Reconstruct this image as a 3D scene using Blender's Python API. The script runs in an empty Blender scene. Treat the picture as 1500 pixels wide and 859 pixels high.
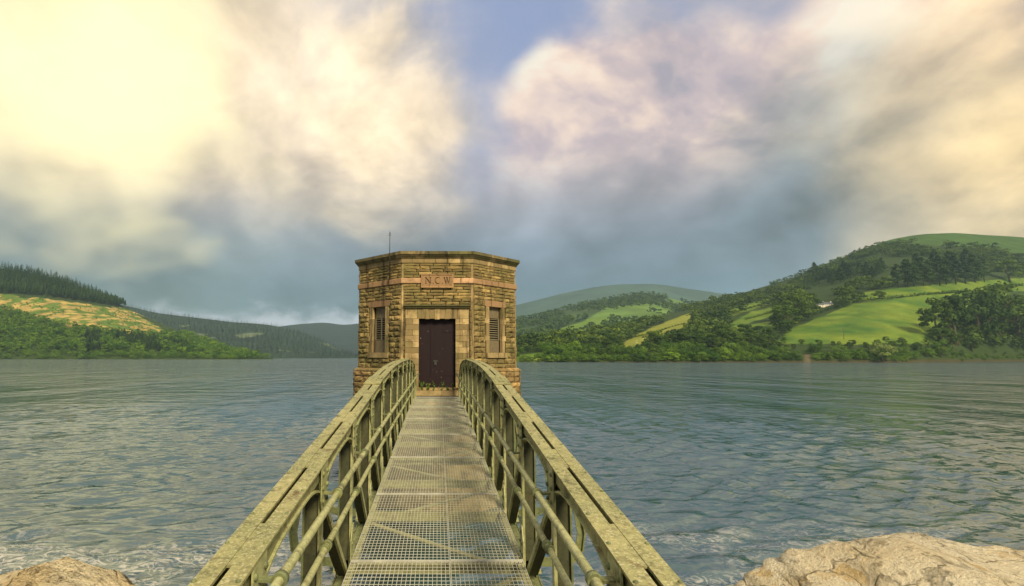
import bpy, bmesh, math, random
import numpy as np
from mathutils import Vector, Matrix

random.seed(7)
rng = np.random.default_rng(7)
SC = bpy.context.scene
COL = SC.collection

# ------------------------------------------------------------------ camera
EYE = 4.3                      # eye height above the water (water level is z = 0)
FPX, CX, CY, HZ = 800.0, 641.0, 429.5, 523.5     # focal length, axis and horizon of the 1500 x 859 picture
PITCH = math.atan((HZ - CY) / FPX)
cam_data = bpy.data.cameras.new("camera")
cam_data.sensor_width = 36.0
cam_data.lens = FPX / 1500 * 36.0
cam_data.shift_x = (750 - CX) / 1500
cam_data.clip_start, cam_data.clip_end = 0.05, 40000
cam = bpy.data.objects.new("camera", cam_data)
COL.objects.link(cam)
cam.location = (0, 0, EYE)
cam.rotation_mode = 'XYZ'
cam.matrix_world = (Matrix.Translation((0, 0, EYE)) @ Matrix.Rotation(math.pi / 2 + PITCH, 4, 'X')
                    @ Matrix.Rotation(math.radians(0.10), 4, 'Z'))
SC.camera = cam

# ------------------------------------------------------------------ light and exposure
SUN_AZ, SUN_EL = math.radians(156), math.radians(40)      # azimuth clockwise from +Y
S_DIR = Vector((math.sin(SUN_AZ) * math.cos(SUN_EL), math.cos(SUN_AZ) * math.cos(SUN_EL), math.sin(SUN_EL)))
sun_data = bpy.data.lights.new("sun", 'SUN')
sun_data.energy = 2.7
sun_data.angle = math.radians(16)
sun_data.color = (1.0, 0.84, 0.56)
sun = bpy.data.objects.new("sun", sun_data)
COL.objects.link(sun)
sun.rotation_euler = (-S_DIR).to_track_quat('-Z', 'Y').to_euler()
SC.view_settings.view_transform = 'Standard'
SC.view_settings.look = 'None'
SC.view_settings.exposure = 1.0
SC.view_settings.gamma = 1.0
SC.cycles.use_denoising = True
SC.cycles.max_bounces = 6
SC.cycles.diffuse_bounces = 3
SC.cycles.glossy_bounces = 3
SC.cycles.transmission_bounces = 2
SC.cycles.volume_bounces = 0
SC.cycles.transparent_max_bounces = 6
SC.cycles.sample_clamp_indirect = 3.0
SC.cycles.sample_clamp_direct = 3.0


# ------------------------------------------------------------------ small node language
class NT:
    def __init__(s, tree):
        s.t = tree; s.n = tree.nodes; s.l = tree.links
        s.n.clear()

    def node(s, kind, **kw):
        n = s.n.new(kind)
        for k, v in kw.items():
            setattr(n, k, v)
        return n

    def put(s, sock, v):
        if v is None:
            return
        if isinstance(v, bpy.types.NodeSocket):
            s.l.new(v, sock)
        elif isinstance(v, (tuple, list)):
            if sock.type == 'RGBA' and len(v) == 3:
                v = (*v, 1)
            sock.default_value = v
        else:
            if sock.type in ('VECTOR',):
                v = (v, v, v)
            sock.default_value = v

    def math(s, op, a, b=None, c=None, clamp=False):
        n = s.node('ShaderNodeMath', operation=op, use_clamp=clamp)
        for i, v in enumerate((a, b, c)):
            s.put(n.inputs[i], v)
        return n.outputs[0]

    def vm(s, op, a, b=None, scale=None):
        n = s.node('ShaderNodeVectorMath', operation=op)
        s.put(n.inputs[0], a); s.put(n.inputs[1], b)
        if scale is not None:
            s.put(n.inputs['Scale'], scale)
        return n.outputs['Value'] if op in ('DOT_PRODUCT', 'LENGTH', 'DISTANCE') else n.outputs[0]

    def mr(s, v, a, b, c=0.0, d=1.0, smooth=True):
        n = s.node('ShaderNodeMapRange', interpolation_type='SMOOTHSTEP' if smooth else 'LINEAR')
        for i, x in enumerate((v, a, b, c, d)):
            s.put(n.inputs[i], x)
        return n.outputs[0]

    def mix(s, f, a, b, mode='MIX'):
        n = s.node('ShaderNodeMix', data_type='RGBA', blend_type=mode)
        s.put(n.inputs[0], f); s.put(n.inputs[6], a); s.put(n.inputs[7], b)
        return n.outputs[2]

    def noise(s, vec, scale, detail=4, rough=0.55, dist=0.0, out=0, ntype=None):
        n = s.node('ShaderNodeTexNoise')
        if ntype:
            n.noise_type = ntype
        s.put(n.inputs['Vector'], vec); s.put(n.inputs['Scale'], scale)
        s.put(n.inputs['Detail'], detail); s.put(n.inputs['Roughness'], rough); s.put(n.inputs['Distortion'], dist)
        return n.outputs[out]

    def voronoi(s, vec, scale, feature='F1', out=0):
        n = s.node('ShaderNodeTexVoronoi', feature=feature)
        s.put(n.inputs['Vector'], vec); s.put(n.inputs['Scale'], scale)
        return n.outputs[out]

    def ramp(s, f, stops, interp='LINEAR'):
        n = s.node('ShaderNodeValToRGB')
        cr = n.color_ramp; cr.interpolation = interp
        while len(cr.elements) < len(stops):
            cr.elements.new(0.5)
        for e, (p, c) in zip(cr.elements, stops):
            e.position = p; e.color = (*c, 1)
        s.put(n.inputs[0], f)
        return n.outputs[0]

    def sep(s, v):
        n = s.node('ShaderNodeSeparateXYZ'); s.put(n.inputs[0], v)
        return n.outputs

    def comb(s, x, y, z):
        n = s.node('ShaderNodeCombineXYZ')
        for i, v in enumerate((x, y, z)):
            s.put(n.inputs[i], v)
        return n.outputs[0]

    def bump(s, h, strength=0.5, dist=0.02, normal=None):
        n = s.node('ShaderNodeBump')
        s.put(n.inputs['Height'], h); s.put(n.inputs['Strength'], strength); s.put(n.inputs['Distance'], dist)
        if normal is not None:
            s.put(n.inputs['Normal'], normal)
        return n.outputs[0]


# picture geometry: pixel of the photograph -> direction / point
Fv = np.array([0, math.cos(PITCH), math.sin(PITCH)])
Uv = np.array([0, -math.sin(PITCH), math.cos(PITCH)])


def ray(u, v):
    return Fv + Uv * (CY - v) / FPX + np.array([1.0, 0, 0]) * (u - CX) / FPX


def at_y(u, v, Y):
    d = ray(u, v)
    p = d * (Y / d[1])
    return np.array([p[0], Y, p[2] + EYE])


def at_yz(u, Y, z):
    dep = Y * math.cos(PITCH) + (z - EYE) * math.sin(PITCH)
    return np.array([(u - CX) / FPX * dep, Y, z])


def pix(P):
    P = np.asarray(P, float)
    x, y, z = P[..., 0], P[..., 1], P[..., 2] - EYE
    dep = y * math.cos(PITCH) + z * math.sin(PITCH)
    up = -y * math.sin(PITCH) + z * math.cos(PITCH)
    return np.stack([CX + FPX * x / dep, CY - FPX * up / dep], -1)


# ------------------------------------------------------------------ sky
world = bpy.data.worlds.new("World")
SC.world = world
world.use_nodes = True
world.cycles.sampling_method = 'MANUAL'
world.cycles.sample_map_resolution = 512
W = NT(world.node_tree)
SKY_GAIN = 0.5                             # the picture is exposed up by about one stop
K = 10.0                                   # cloud colours are written for strength 1; the background runs at 0.1
sky = W.node('ShaderNodeTexSky', sky_type='NISHITA', sun_disc=False)
sky.sun_elevation = SUN_EL; sky.sun_rotation = SUN_AZ
sky.air_density = 1.3; sky.dust_density = 1.5; sky.ozone_density = 2.0
tc = W.node('ShaderNodeTexCoord')
D = W.vm('NORMALIZE', tc.outputs['Generated'])
dx, dy, dz = W.sep(D)
zc = W.math('MAXIMUM', dz, 0.0)
inv = W.math('DIVIDE', 1.0, W.math('ADD', zc, 0.75))
P2 = W.vm('MULTIPLY', W.comb(dx, dy, dz), W.comb(inv, inv, inv))          # cloud layer seen in perspective
P2 = W.vm('ADD', P2, (3.1, 0.4, 0.0))
warp = W.vm('SCALE', W.vm('SUBTRACT', W.noise(P2, 3.2, 3, 0.5, out=1), (0.5, 0.5, 0.5)), scale=0.13)
P3 = W.vm('ADD', P2, warp)
n_big = W.noise(P3, 2.2, 4, 0.5)
n_mid = W.noise(W.vm('ADD', P3, (7.7, 2.2, 1.0)), 3.6, 7, 0.54)
n_fine = W.noise(W.vm('ADD', P3, (1.7, 9.2, 4.0)), 9.0, 4, 0.55)
Dw = W.vm('NORMALIZE', W.vm('ADD', D, W.vm('SCALE', W.vm('SUBTRACT', W.noise(P3, 3.4, 3, 0.5, out=1), (0.5, 0.5, 0.5)), scale=0.42)))
Dw2 = W.vm('NORMALIZE', W.vm('ADD', D, W.vm('SCALE', W.vm('SUBTRACT', W.noise(P3, 5.5, 4, 0.55, out=1), (0.5, 0.5, 0.5)), scale=0.22)))


def blob(u, v, r0, r1, vec=None):
    """1 inside r0 degrees of the pixel's direction, 0 beyond r1"""
    d = ray(u, v); d = d / np.linalg.norm(d)
    dt = W.vm('DOT_PRODUCT', vec if vec is not None else Dw, tuple(d))
    return W.mr(dt, math.cos(math.radians(r1)), math.cos(math.radians(r0)))


def c(r, g, b, k=1.0):
    return (r * K * k, g * K * k, b * K * k)


def shifted(vec, scale, det, rough, off):
    return W.noise(W.vm('ADD', vec, off), scale, det, rough)


# relief: cloud thickness here minus thickness a little towards the light
lit_off = (-0.03, 0.01, 0.02)
rel_mid = W.math('SUBTRACT', n_mid, shifted(W.vm('ADD', P3, (7.7, 2.2, 1.0)), 3.6, 7, 0.54, lit_off))
rel_big = W.math('SUBTRACT', n_big, shifted(P3, 2.2, 4, 0.5, (-0.06, 0.02, 0.04)))
relief = W.math('ADD', W.math('MULTIPLY', rel_mid, 1.3), W.math('MULTIPLY', rel_big, 1.2))

base = W.ramp(zc, [(0.0, (0.20, 0.28, 0.32)), (0.05, (0.150, 0.245, 0.300)), (0.12, (0.165, 0.250, 0.325)), (0.20, (0.240, 0.300, 0.375)), (0.28, (0.400, 0.400, 0.450)),
                   (0.36, (0.55, 0.50, 0.54)), (0.52, (0.60, 0.54, 0.53)), (0.72, (0.78, 0.72, 0.68)), (1.0, (0.80, 0.76, 0.72))])
base = W.vm('SCALE', base, scale=K)
base = W.vm('SCALE', base, scale=W.mr(n_big, 0.30, 0.70, 0.80, 1.22, smooth=False))
base = W.vm('SCALE', base, scale=W.math('ADD', 1.0, W.math('MULTIPLY', relief, 0.9)))
# warm tint of the lit cloud to the left and to the far right
side = W.math('MAXIMUM', W.math('MULTIPLY', blob(60, 150, 5, 36), 0.6), W.math('MULTIPLY', blob(1700, 240, 4, 27), 0.8))
base = W.mix(W.math('MULTIPLY', side, 0.8), base, W.vm('MULTIPLY', base, (1.35, 1.12, 0.72)))
# open blue between the clouds
blue = W.math('MAXIMUM', blob(780, 0, 4, 20), W.math('MULTIPLY', blob(1030, 20, 2, 12), 0.6))
blue = W.math('MULTIPLY', blue, W.mr(n_mid, 0.72, 0.48))
sk = W.mix(0.55, W.vm('SCALE', sky.outputs[0], scale=0.6), c(0.42, 0.54, 0.90))
colr = W.mix(W.math('MULTIPLY', blue, 0.9), base, sk)
# lit cumulus bank right of the middle: soft field plus noise, cut to a crisp upper edge
fld = W.math('MAXIMUM', W.math('MAXIMUM', blob(840, 180, 0, 12), blob(1000, 185, 0, 14)), W.math('MAXIMUM', blob(1190, 130, 0, 11), blob(1340, 70, 0, 15)))
fld = W.math('MAXIMUM', fld, W.math('MULTIPLY', blob(1110, 230, 0, 8), 0.9))
cumd = W.math('ADD', W.math('MULTIPLY', fld, 0.75), W.math('MULTIPLY', W.math('SUBTRACT', n_mid, 0.5), 1.5))
cum = W.math('MULTIPLY', W.mr(cumd, -0.05, 0.60), W.mr(dz, 0.235, 0.40))
lump = W.math('ADD', W.math('ADD', W.math('MULTIPLY', relief, 2.4), W.math('MULTIPLY', W.math('SUBTRACT', n_fine, 0.5), 1.5)), 0.62)
colr = W.mix(W.math('MULTIPLY', cum, 0.85), colr, W.ramp(lump, [(0.0, (0.36 * 1, 0.33, 0.37)), (0.45, (0.66, 0.55, 0.50)), (0.8, (0.95, 0.80, 0.64)), (1.0, (1.0, 0.90, 0.76))]) if False else
             W.vm('SCALE', W.ramp(lump, [(0.0, (0.40, 0.36, 0.41)), (0.40, (0.64, 0.51, 0.50)), (0.75, (0.98, 0.76, 0.60)), (1.0, (1.0, 0.90, 0.72))]), scale=K * 1.12))
# slate wedge in the shadow of the bank
wedge = W.math('MULTIPLY', W.math('MAXIMUM', blob(1205, 255, 2, 12, Dw2), blob(1330, 310, 3, 12, Dw2)), 0.88)
colr = W.mix(W.math('MULTIPLY', wedge, 1.0), colr, W.vm('SCALE', c(0.21, 0.27, 0.32), scale=W.math('ADD', 1.0, W.math('MULTIPLY', relief, 1.5))))
# sun glow behind thin cloud, upper left
gl = W.math('MULTIPLY', W.math('MULTIPLY', blob(90, 60, 0, 31), W.mr(W.math('ADD', dz, W.math('MULTIPLY', W.math('SUBTRACT', n_mid, 0.5), 0.25)), 0.17, 0.42)), W.mr(n_mid, 0.25, 0.75, 0.6, 1.2))
colr = W.mix(W.math('MULTIPLY', gl, 0.80), colr, W.vm('SCALE', c(1.12, 0.90, 0.54), scale=W.math('ADD', 0.98, W.math('MULTIPLY', relief, 2.0))))
colr = W.mix(W.math('MULTIPLY', blob(165, 125, 0, 16), 0.85), colr, c(1.55, 1.36, 0.78))
# cream edge of the left cloud against the blue
edge_l = W.math('MULTIPLY', W.math('MAXIMUM', blob(560, 60, 0, 11, Dw2), blob(575, 190, 0, 13, Dw2)), W.mr(n_mid, 0.30, 0.62))
colr = W.mix(W.math('MULTIPLY', edge_l, 0.7), colr, W.vm('SCALE', c(1.15, 0.92, 0.60), scale=W.math('ADD', 1.0, W.math('MULTIPLY', relief, 2.0))))
# gold on the far right
gr = W.math('MULTIPLY', blob(1700, 240, 2, 22), W.mr(n_mid, 0.25, 0.75, 0.6, 1.1))
colr = W.mix(W.math('MULTIPLY', gr, 0.9), colr, W.vm('SCALE', c(1.0, 0.74, 0.38), scale=W.math('ADD', 1.0, W.math('MULTIPLY', relief, 2.0))))
# pale break in the cloud low over the far end of the lake
az = W.math('ARCTAN2', dx, dy)
brk = W.math('MULTIPLY', W.mr(W.math('ADD', zc, W.math('MULTIPLY', W.math('SUBTRACT', n_fine, 0.5), 0.10)), 0.095, 0.055),
             W.math('MULTIPLY', W.mr(az, -0.62, -0.42), W.mr(az, -0.02, -0.14)))
colr = W.mix(W.math('MULTIPLY', brk, 0.9), colr, c(0.72, 0.76, 0.84))
colr = W.vm('SCALE', colr, scale=SKY_GAIN)
bg = W.node('ShaderNodeBackground')
W.put(bg.inputs[0], colr); bg.inputs[1].default_value = 0.1
wo = W.node('ShaderNodeOutputWorld')
W.l.new(bg.outputs[0], wo.inputs[0])


# ------------------------------------------------------------------ object helpers
def tag(o, label=None, cat=None, group=None, kind=None):
    if label: o["label"] = label
    if cat: o["category"] = cat
    if group: o["group"] = group
    if kind: o["kind"] = kind
    return o


def link(name, mesh, parent=None, loc=None):
    o = bpy.data.objects.new(name, mesh)
    COL.objects.link(o)
    if parent is not None:
        o.parent = parent
    if loc is not None:
        o.location = loc
    return o


def empty(name, loc=(0, 0, 0), parent=None, rz=0.0):
    o = bpy.data.objects.new(name, None)
    o.empty_display_size = 0.2
    COL.objects.link(o)
    o.location = loc
    o.rotation_euler = (0, 0, rz)
    if parent is not None:
        o.parent = parent
    return o


class MB:
    def __init__(s):
        s.v = []; s.f = []; s.sm = []

    def add(s, vs, fs, smooth=False):
        k = len(s.v)
        s.v.extend([tuple(map(float, p)) for p in vs])
        s.f.extend([tuple(i + k for i in q) for q in fs])
        s.sm.extend([smooth] * len(fs))
        return s

    def box(s, x0, x1, y0, y1, z0, z1):
        return s.add([(x0, y0, z0), (x1, y0, z0), (x1, y1, z0), (x0, y1, z0), (x0, y0, z1), (x1, y0, z1), (x1, y1, z1), (x0, y1, z1)],
                     [(0, 3, 2, 1), (4, 5, 6, 7), (0, 1, 5, 4), (1, 2, 6, 5), (2, 3, 7, 6), (3, 0, 4, 7)])

    def bar(s, a, b, w, h, up=(0, 0, 1)):
        """rectangular bar from a to b, w across, h along up"""
        a, b = Vector(a), Vector(b)
        d = (b - a).normalized()
        sx = d.cross(Vector(up)).normalized()
        uz = sx.cross(d).normalized()
        vs = []
        for p in (a, b):
            for i, j in ((-1, -1), (1, -1), (1, 1), (-1, 1)):
                vs.append(p + sx * (i * w / 2) + uz * (j * h / 2))
        return s.add(vs, [(0, 1, 2, 3), (7, 6, 5, 4), (0, 4, 5, 1), (1, 5, 6, 2), (2, 6, 7, 3), (3, 7, 4, 0)])

    def tube(s, pts, r, n=10, cap=True):
        pts = [Vector(p) for p in pts]
        rs = r if isinstance(r, (list, tuple)) else [r] * len(pts)
        vs, fs = [], []
        ref = Vector((0.31, 0.17, 0.93))
        for i, p in enumerate(pts):
            d = (pts[min(i + 1, len(pts) - 1)] - pts[max(i - 1, 0)]).normalized()
            if abs(d.dot(ref)) > 0.97:
                ref = Vector((0.9, 0.1, 0.2))
            a = d.cross(ref).normalized(); b = d.cross(a).normalized()
            for k in range(n):
                t = 2 * math.pi * k / n
                vs.append(p + a * math.cos(t) * rs[i] + b * math.sin(t) * rs[i])
        for i in range(len(pts) - 1):
            for k in range(n):
                k2 = (k + 1) % n
                fs.append((i * n + k, i * n + k2, (i + 1) * n + k2, (i + 1) * n + k))
        s.add(vs, fs, True)
        if cap:
            m = len(s.v) - len(vs)
            s.f.append(tuple(m + k for k in range(n - 1, -1, -1))); s.sm.append(False)
            s.f.append(tuple(m + (len(pts) - 1) * n + k for k in range(n))); s.sm.append(False)
        return s

    def sweep(s, secs, closed_ends=True):
        """loft of equal-length closed sections"""
        n = len(secs[0]); vs = [p for q in secs for p in q]; fs = []
        for i in range(len(secs) - 1):
            for k in range(n):
                k2 = (k + 1) % n
                fs.append((i * n + k, i * n + k2, (i + 1) * n + k2, (i + 1) * n + k))
        if closed_ends:
            fs.append(tuple(range(n - 1, -1, -1)))
            fs.append(tuple((len(secs) - 1) * n + k for k in range(n)))
        return s.add(vs, fs)

    def mesh(s, name, mat=None):
        m = bpy.data.meshes.new(name)
        m.from_pydata(s.v, [], s.f)
        if any(s.sm):
            m.polygons.foreach_set('use_smooth', s.sm)
        if mat is not None:
            m.materials.append(mat)
        m.update()
        return m

    def build(s, name, mat=None, parent=None, loc=None, fix=True):
        m = s.mesh(name, mat)
        if fix:
            bm = bmesh.new(); bm.from_mesh(m)
            bmesh.ops.recalc_face_normals(bm, faces=bm.faces)
            bm.to_mesh(m); bm.free()
        return link(name, m, parent, loc)


def mat(name):
    m = bpy.data.materials.new(name)
    m.use_nodes = True
    t = NT(m.node_tree)
    b = t.node('ShaderNodeBsdfPrincipled')
    o = t.node('ShaderNodeOutputMaterial')
    t.l.new(b.outputs[0], o.inputs[0])
    return m, t, b


def finish(t, b, color=None, rough=None, metal=None, normal=None, spec=None):
    if color is not None: t.put(b.inputs['Base Color'], color)
    if rough is not None: t.put(b.inputs['Roughness'], rough)
    if metal is not None: t.put(b.inputs['Metallic'], metal)
    if normal is not None: t.put(b.inputs['Normal'], normal)
    if spec is not None: t.put(b.inputs['Specular IOR Level'], spec)


M = {}


def objco(t):
    return t.node('ShaderNodeTexCoord').outputs['Object']


def geo(t):
    return t.node('ShaderNodeNewGeometry')


def make_stone(name, a, b_, c_, moss=0.4, bumpd=0.012, sc=1.0):
    m, t, b = mat(name)
    pos = geo(t).outputs['Position']
    rnd = t.node('ShaderNodeObjectInfo').outputs['Random']
    col = t.ramp(rnd, [(0.0, a), (0.25, tuple(x * 0.48 for x in a)), (0.45, b_), (0.62, tuple(x * 0.55 for x in b_)), (0.80, c_), (1.0, tuple(x * 1.25 for x in a))])
    n1 = t.noise(pos, 3.0 * sc, 6, 0.6)
    n2 = t.noise(pos, 26 * sc, 5, 0.65)
    n3 = t.noise(pos, 1.1 * sc, 5, 0.6)
    col = t.mix(t.mr(n1, 0.35, 0.7), col, tuple(x * 0.62 for x in b_))
    col = t.mix(t.math('MULTIPLY', t.mr(n3, 0.48, 0.66), moss), col, (0.10, 0.11, 0.035))
    col = t.mix(t.math('MULTIPLY', t.mr(t.noise(pos, 7 * sc, 6, 0.7), 0.58, 0.70), 0.65), col, (0.05, 0.038, 0.022))
    col = t.mix(0.55, col, t.mix(n2, (0.55, 0.55, 0.55), (1.45, 1.45, 1.45)), 'MULTIPLY')
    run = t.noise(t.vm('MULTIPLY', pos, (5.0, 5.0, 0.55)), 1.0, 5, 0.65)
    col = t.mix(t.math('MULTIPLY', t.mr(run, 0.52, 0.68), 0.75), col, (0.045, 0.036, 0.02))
    h = t.math('ADD', t.math('MULTIPLY', n1, 1.5), n2)
    finish(t, b, col, 0.9, normal=t.bump(h, 0.9, bumpd * 1.5), spec=0.2)
    return m


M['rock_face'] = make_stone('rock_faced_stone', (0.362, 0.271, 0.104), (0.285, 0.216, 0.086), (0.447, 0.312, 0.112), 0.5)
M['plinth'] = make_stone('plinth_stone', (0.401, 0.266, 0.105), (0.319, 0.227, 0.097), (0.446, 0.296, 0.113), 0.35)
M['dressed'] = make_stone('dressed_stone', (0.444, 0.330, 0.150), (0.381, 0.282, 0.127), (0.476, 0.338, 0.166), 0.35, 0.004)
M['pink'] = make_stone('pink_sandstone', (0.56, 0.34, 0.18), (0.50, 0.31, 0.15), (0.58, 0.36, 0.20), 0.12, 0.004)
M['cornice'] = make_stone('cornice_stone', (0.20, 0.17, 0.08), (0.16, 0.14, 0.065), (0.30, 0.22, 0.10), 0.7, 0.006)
M['shaded_mortar'] = make_stone('shaded_mortar', (0.07, 0.052, 0.026), (0.055, 0.042, 0.022), (0.08, 0.06, 0.03), 0.3, 0.01)  # shadow in the stone joints is put into this dark tone


def make_steel(name, a, b_, dark, lichen, lichen_amt, rough=0.75):
    m, t, b = mat(name)
    pos = geo(t).outputs['Position']
    n1 = t.noise(pos, 2.2, 6, 0.62)
    n2 = t.noise(pos, 22, 6, 0.7)
    n3 = t.noise(pos, 75, 4, 0.7)
    col = t.mix(t.mr(n1, 0.35, 0.68), a, b_)
    col = t.mix(t.math('MULTIPLY', t.mr(n2, 0.42, 0.66), 0.55), col, dark)
    upz = t.sep(geo(t).outputs['Normal'])[2]
    col = t.mix(t.math('MULTIPLY', t.math('MULTIPLY', t.mr(n3, 0.50, 0.64), t.mr(upz, 0.2, 0.8, 0.12, 1.0)), lichen_amt), col, lichen)
    col = t.mix(t.math('MULTIPLY', t.mr(upz, -0.2, -0.8), 0.0), col, dark)
    col = t.mix(t.math('MULTIPLY', t.mr(t.noise(pos, 5.0, 5, 0.7), 0.60, 0.70), 0.7), col, (0.09, 0.05, 0.018))
    col = t.mix(t.math('MULTIPLY', t.mr(t.noise(t.vm('MULTIPLY', pos, (9, 9, 1.6)), 1.0, 5, 0.65), 0.56, 0.68), 0.6), col, (0.05, 0.042, 0.02))
    finish(t, b, col, rough, normal=t.bump(t.math('ADD', n2, t.math('MULTIPLY', n3, 0.6)), 0.55, 0.004), spec=0.3)
    return m


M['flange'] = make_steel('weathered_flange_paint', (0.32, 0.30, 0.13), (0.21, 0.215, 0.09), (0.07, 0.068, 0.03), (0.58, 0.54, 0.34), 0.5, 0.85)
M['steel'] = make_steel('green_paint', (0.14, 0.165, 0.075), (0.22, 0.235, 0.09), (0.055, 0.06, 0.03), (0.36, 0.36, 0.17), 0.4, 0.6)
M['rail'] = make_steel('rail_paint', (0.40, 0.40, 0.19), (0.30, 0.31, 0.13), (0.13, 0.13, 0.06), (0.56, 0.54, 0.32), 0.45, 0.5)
M['deepsteel'] = make_steel('dark_green_paint', (0.055, 0.06, 0.03), (0.085, 0.085, 0.038), (0.025, 0.026, 0.014), (0.16, 0.15, 0.07), 0.3, 0.7)  # darker green tone for web plates, posts and diagonals


def simple(name, colr, rough=0.7, metal=0.0, scale=12, amt=0.5, bumpd=0.003):
    m, t, b = mat(name)
    pos = geo(t).outputs['Position']
    n = t.noise(pos, scale, 5, 0.65)
    col = t.mix(n, tuple(x * (1 - amt) for x in colr), tuple(x * (1 + amt) for x in colr))
    finish(t, b, col, rough, metal, t.bump(n, 0.4, bumpd))
    return m


M['grate'] = simple('galvanised_grating', (0.42, 0.415, 0.335), 0.6, 0.0, 9, 0.5)
M['louvre'] = simple('grey_louvre', (0.19, 0.165, 0.10), 0.75, 0, 14, 0.35)
M['board'] = simple('weathered_board', (0.15, 0.12, 0.065), 0.85, 0, 10, 0.55)
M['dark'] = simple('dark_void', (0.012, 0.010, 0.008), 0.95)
M['iron'] = simple('dark_iron', (0.05, 0.05, 0.045), 0.5, 0.3)
M['letter'] = simple('shade_in_letters', (0.21, 0.13, 0.07), 0.95)  # shade inside the cut letters is put into this darker colour
M['white'] = simple('white_render', (0.72, 0.68, 0.56), 0.9, 0, 0.5, 0.08)
M['slate'] = simple('slate_roof', (0.07, 0.08, 0.10), 0.6, 0, 1.0, 0.3)
M['glass'] = simple('dark_window', (0.03, 0.035, 0.04), 0.15, 0, 1, 0.1)
M['timber'] = simple('pole_timber', (0.10, 0.075, 0.05), 0.9)
M['wool'] = simple('wool', (0.65, 0.60, 0.48), 0.95)
M['bark'] = simple('bark', (0.09, 0.07, 0.045), 0.95, 0, 1.5, 0.4)
M['concrete'] = simple('concrete', (0.32, 0.28, 0.20), 0.9, 0, 3, 0.3, 0.01)

# door: dark maroon boards, pale flecks where paint came off
m, t, b = mat('maroon_door_paint')
pos = geo(t).outputs['Position']
n1 = t.noise(t.vm('MULTIPLY', pos, (6, 6, 0.9)), 2.0, 5, 0.6)
col = t.mix(n1, (0.009, 0.004, 0.006), (0.020, 0.009, 0.011))
fl = t.math('MULTIPLY', t.mr(t.noise(pos, 19, 3, 0.5), 0.69, 0.73), t.mr(t.noise(pos, 2.0, 3, 0.5), 0.45, 0.58))
col = t.mix(t.math('MULTIPLY', fl, 0.8), col, (0.33, 0.27, 0.22))
finish(t, b, col, 0.62, normal=t.bump(n1, 0.4, 0.004), spec=0.25)
M['door'] = m


def make_leaf(name, a, b_, tr=0.12):
    m, t, b = mat(name)
    pos = geo(t).outputs['Position']
    rnd = t.node('ShaderNodeObjectInfo').outputs['Random']
    n = t.noise(pos, 0.09, 3, 0.6)
    n2 = t.noise(pos, 0.9, 3, 0.6)
    ta = t.node('ShaderNodeAttribute'); ta.attribute_name = 'tint'
    own = t.math('FRACT', t.math('ADD', rnd, ta.outputs['Fac']))
    f = t.math('ADD', t.math('MULTIPLY', own, 0.7), t.math('MULTIPLY', t.mr(n, 0.3, 0.7, smooth=False), 0.3))
    col = t.mix(f, a, b_)
    own2 = t.math('FRACT', t.math('MULTIPLY', own, 7.31))
    col = t.mix(t.mr(own2, 0.55, 1.0, 0, 0.8), col, t.vm('MULTIPLY', col, (1.35, 1.28, 0.8)))
    col = t.mix(t.mr(own2, 0.40, 0.0, 0, 0.8), col, t.vm('MULTIPLY', col, (0.50, 0.62, 0.85)))
    col = t.mix(0.75, col, t.mix(n2, (0.45, 0.5, 0.4), (1.5, 1.5, 1.5)), 'MULTIPLY')
    finish(t, b, col, 0.75, spec=0.15)
    td = t.node('ShaderNodeBsdfTranslucent')
    t.put(td.inputs[0], col)
    ms = t.node('ShaderNodeMixShader'); ms.inputs[0].default_value = tr
    t.l.new(b.outputs[0], ms.inputs[1]); t.l.new(td.outputs[0], ms.inputs[2])
    o = [x for x in t.n if x.type == 'OUTPUT_MATERIAL'][0]
    t.l.new(ms.outputs[0], o.inputs[0])
    return m


M['leaf'] = make_leaf('oak_leaf', (0.022, 0.055, 0.010), (0.085, 0.140, 0.020))
M['leaf_mid'] = make_leaf('ash_leaf', (0.024, 0.058, 0.010), (0.115, 0.170, 0.028))
M['leaf_pale'] = make_leaf('willow_leaf', (0.12, 0.17, 0.06), (0.16, 0.21, 0.08))
M['leaf_bright'] = make_leaf('hazel_leaf', (0.030, 0.082, 0.010), (0.140, 0.240, 0.026))  # brighter green leaf for shrubs and the left lakeside wood
M['needle'] = make_leaf('spruce_needle', (0.020, 0.050, 0.016), (0.045, 0.085, 0.024), 0.1)
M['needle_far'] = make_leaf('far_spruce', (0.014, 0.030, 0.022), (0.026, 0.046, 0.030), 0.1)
M['weed'] = make_leaf('weed_leaf', (0.06, 0.11, 0.02), (0.10, 0.15, 0.03))

# ------------------------------------------------------------------ noise in python
def vnoise(x, y, seed=0):
    xi, yi = np.floor(x).astype(np.int64), np.floor(y).astype(np.int64)
    xf, yf = x - xi, y - yi
    xf, yf = xf * xf * (3 - 2 * xf), yf * yf * (3 - 2 * yf)

    def h(a, b_):
        n = (a * 374761393 + b_ * 668265263 + seed * 982451653) & 0x7fffffff
        n = ((n ^ (n >> 13)) * 1274126177) & 0x7fffffff
        return ((n ^ (n >> 16)) & 0xffff) / 65535.0
    return (h(xi, yi) * (1 - xf) + h(xi + 1, yi) * xf) * (1 - yf) + (h(xi, yi + 1) * (1 - xf) + h(xi + 1, yi + 1) * xf) * yf


def fbm(x, y, o=4, seed=0):
    s = 0; a = 0.5
    for k in range(o):
        s = s + a * vnoise(x * 2 ** k, y * 2 ** k, seed + k); a *= 0.5
    return s


def inpoly(px, poly):
    x, y = px[..., 0], px[..., 1]
    ins = np.zeros(x.shape, bool)
    n = len(poly)
    for i in range(n):
        x0, y0 = poly[i]; x1, y1 = poly[(i + 1) % n]
        cnd = ((y0 > y) != (y1 > y)) & (x < (x1 - x0) * (y - y0) / (y1 - y0 + 1e-12) + x0)
        ins ^= cnd
    return ins


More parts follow.
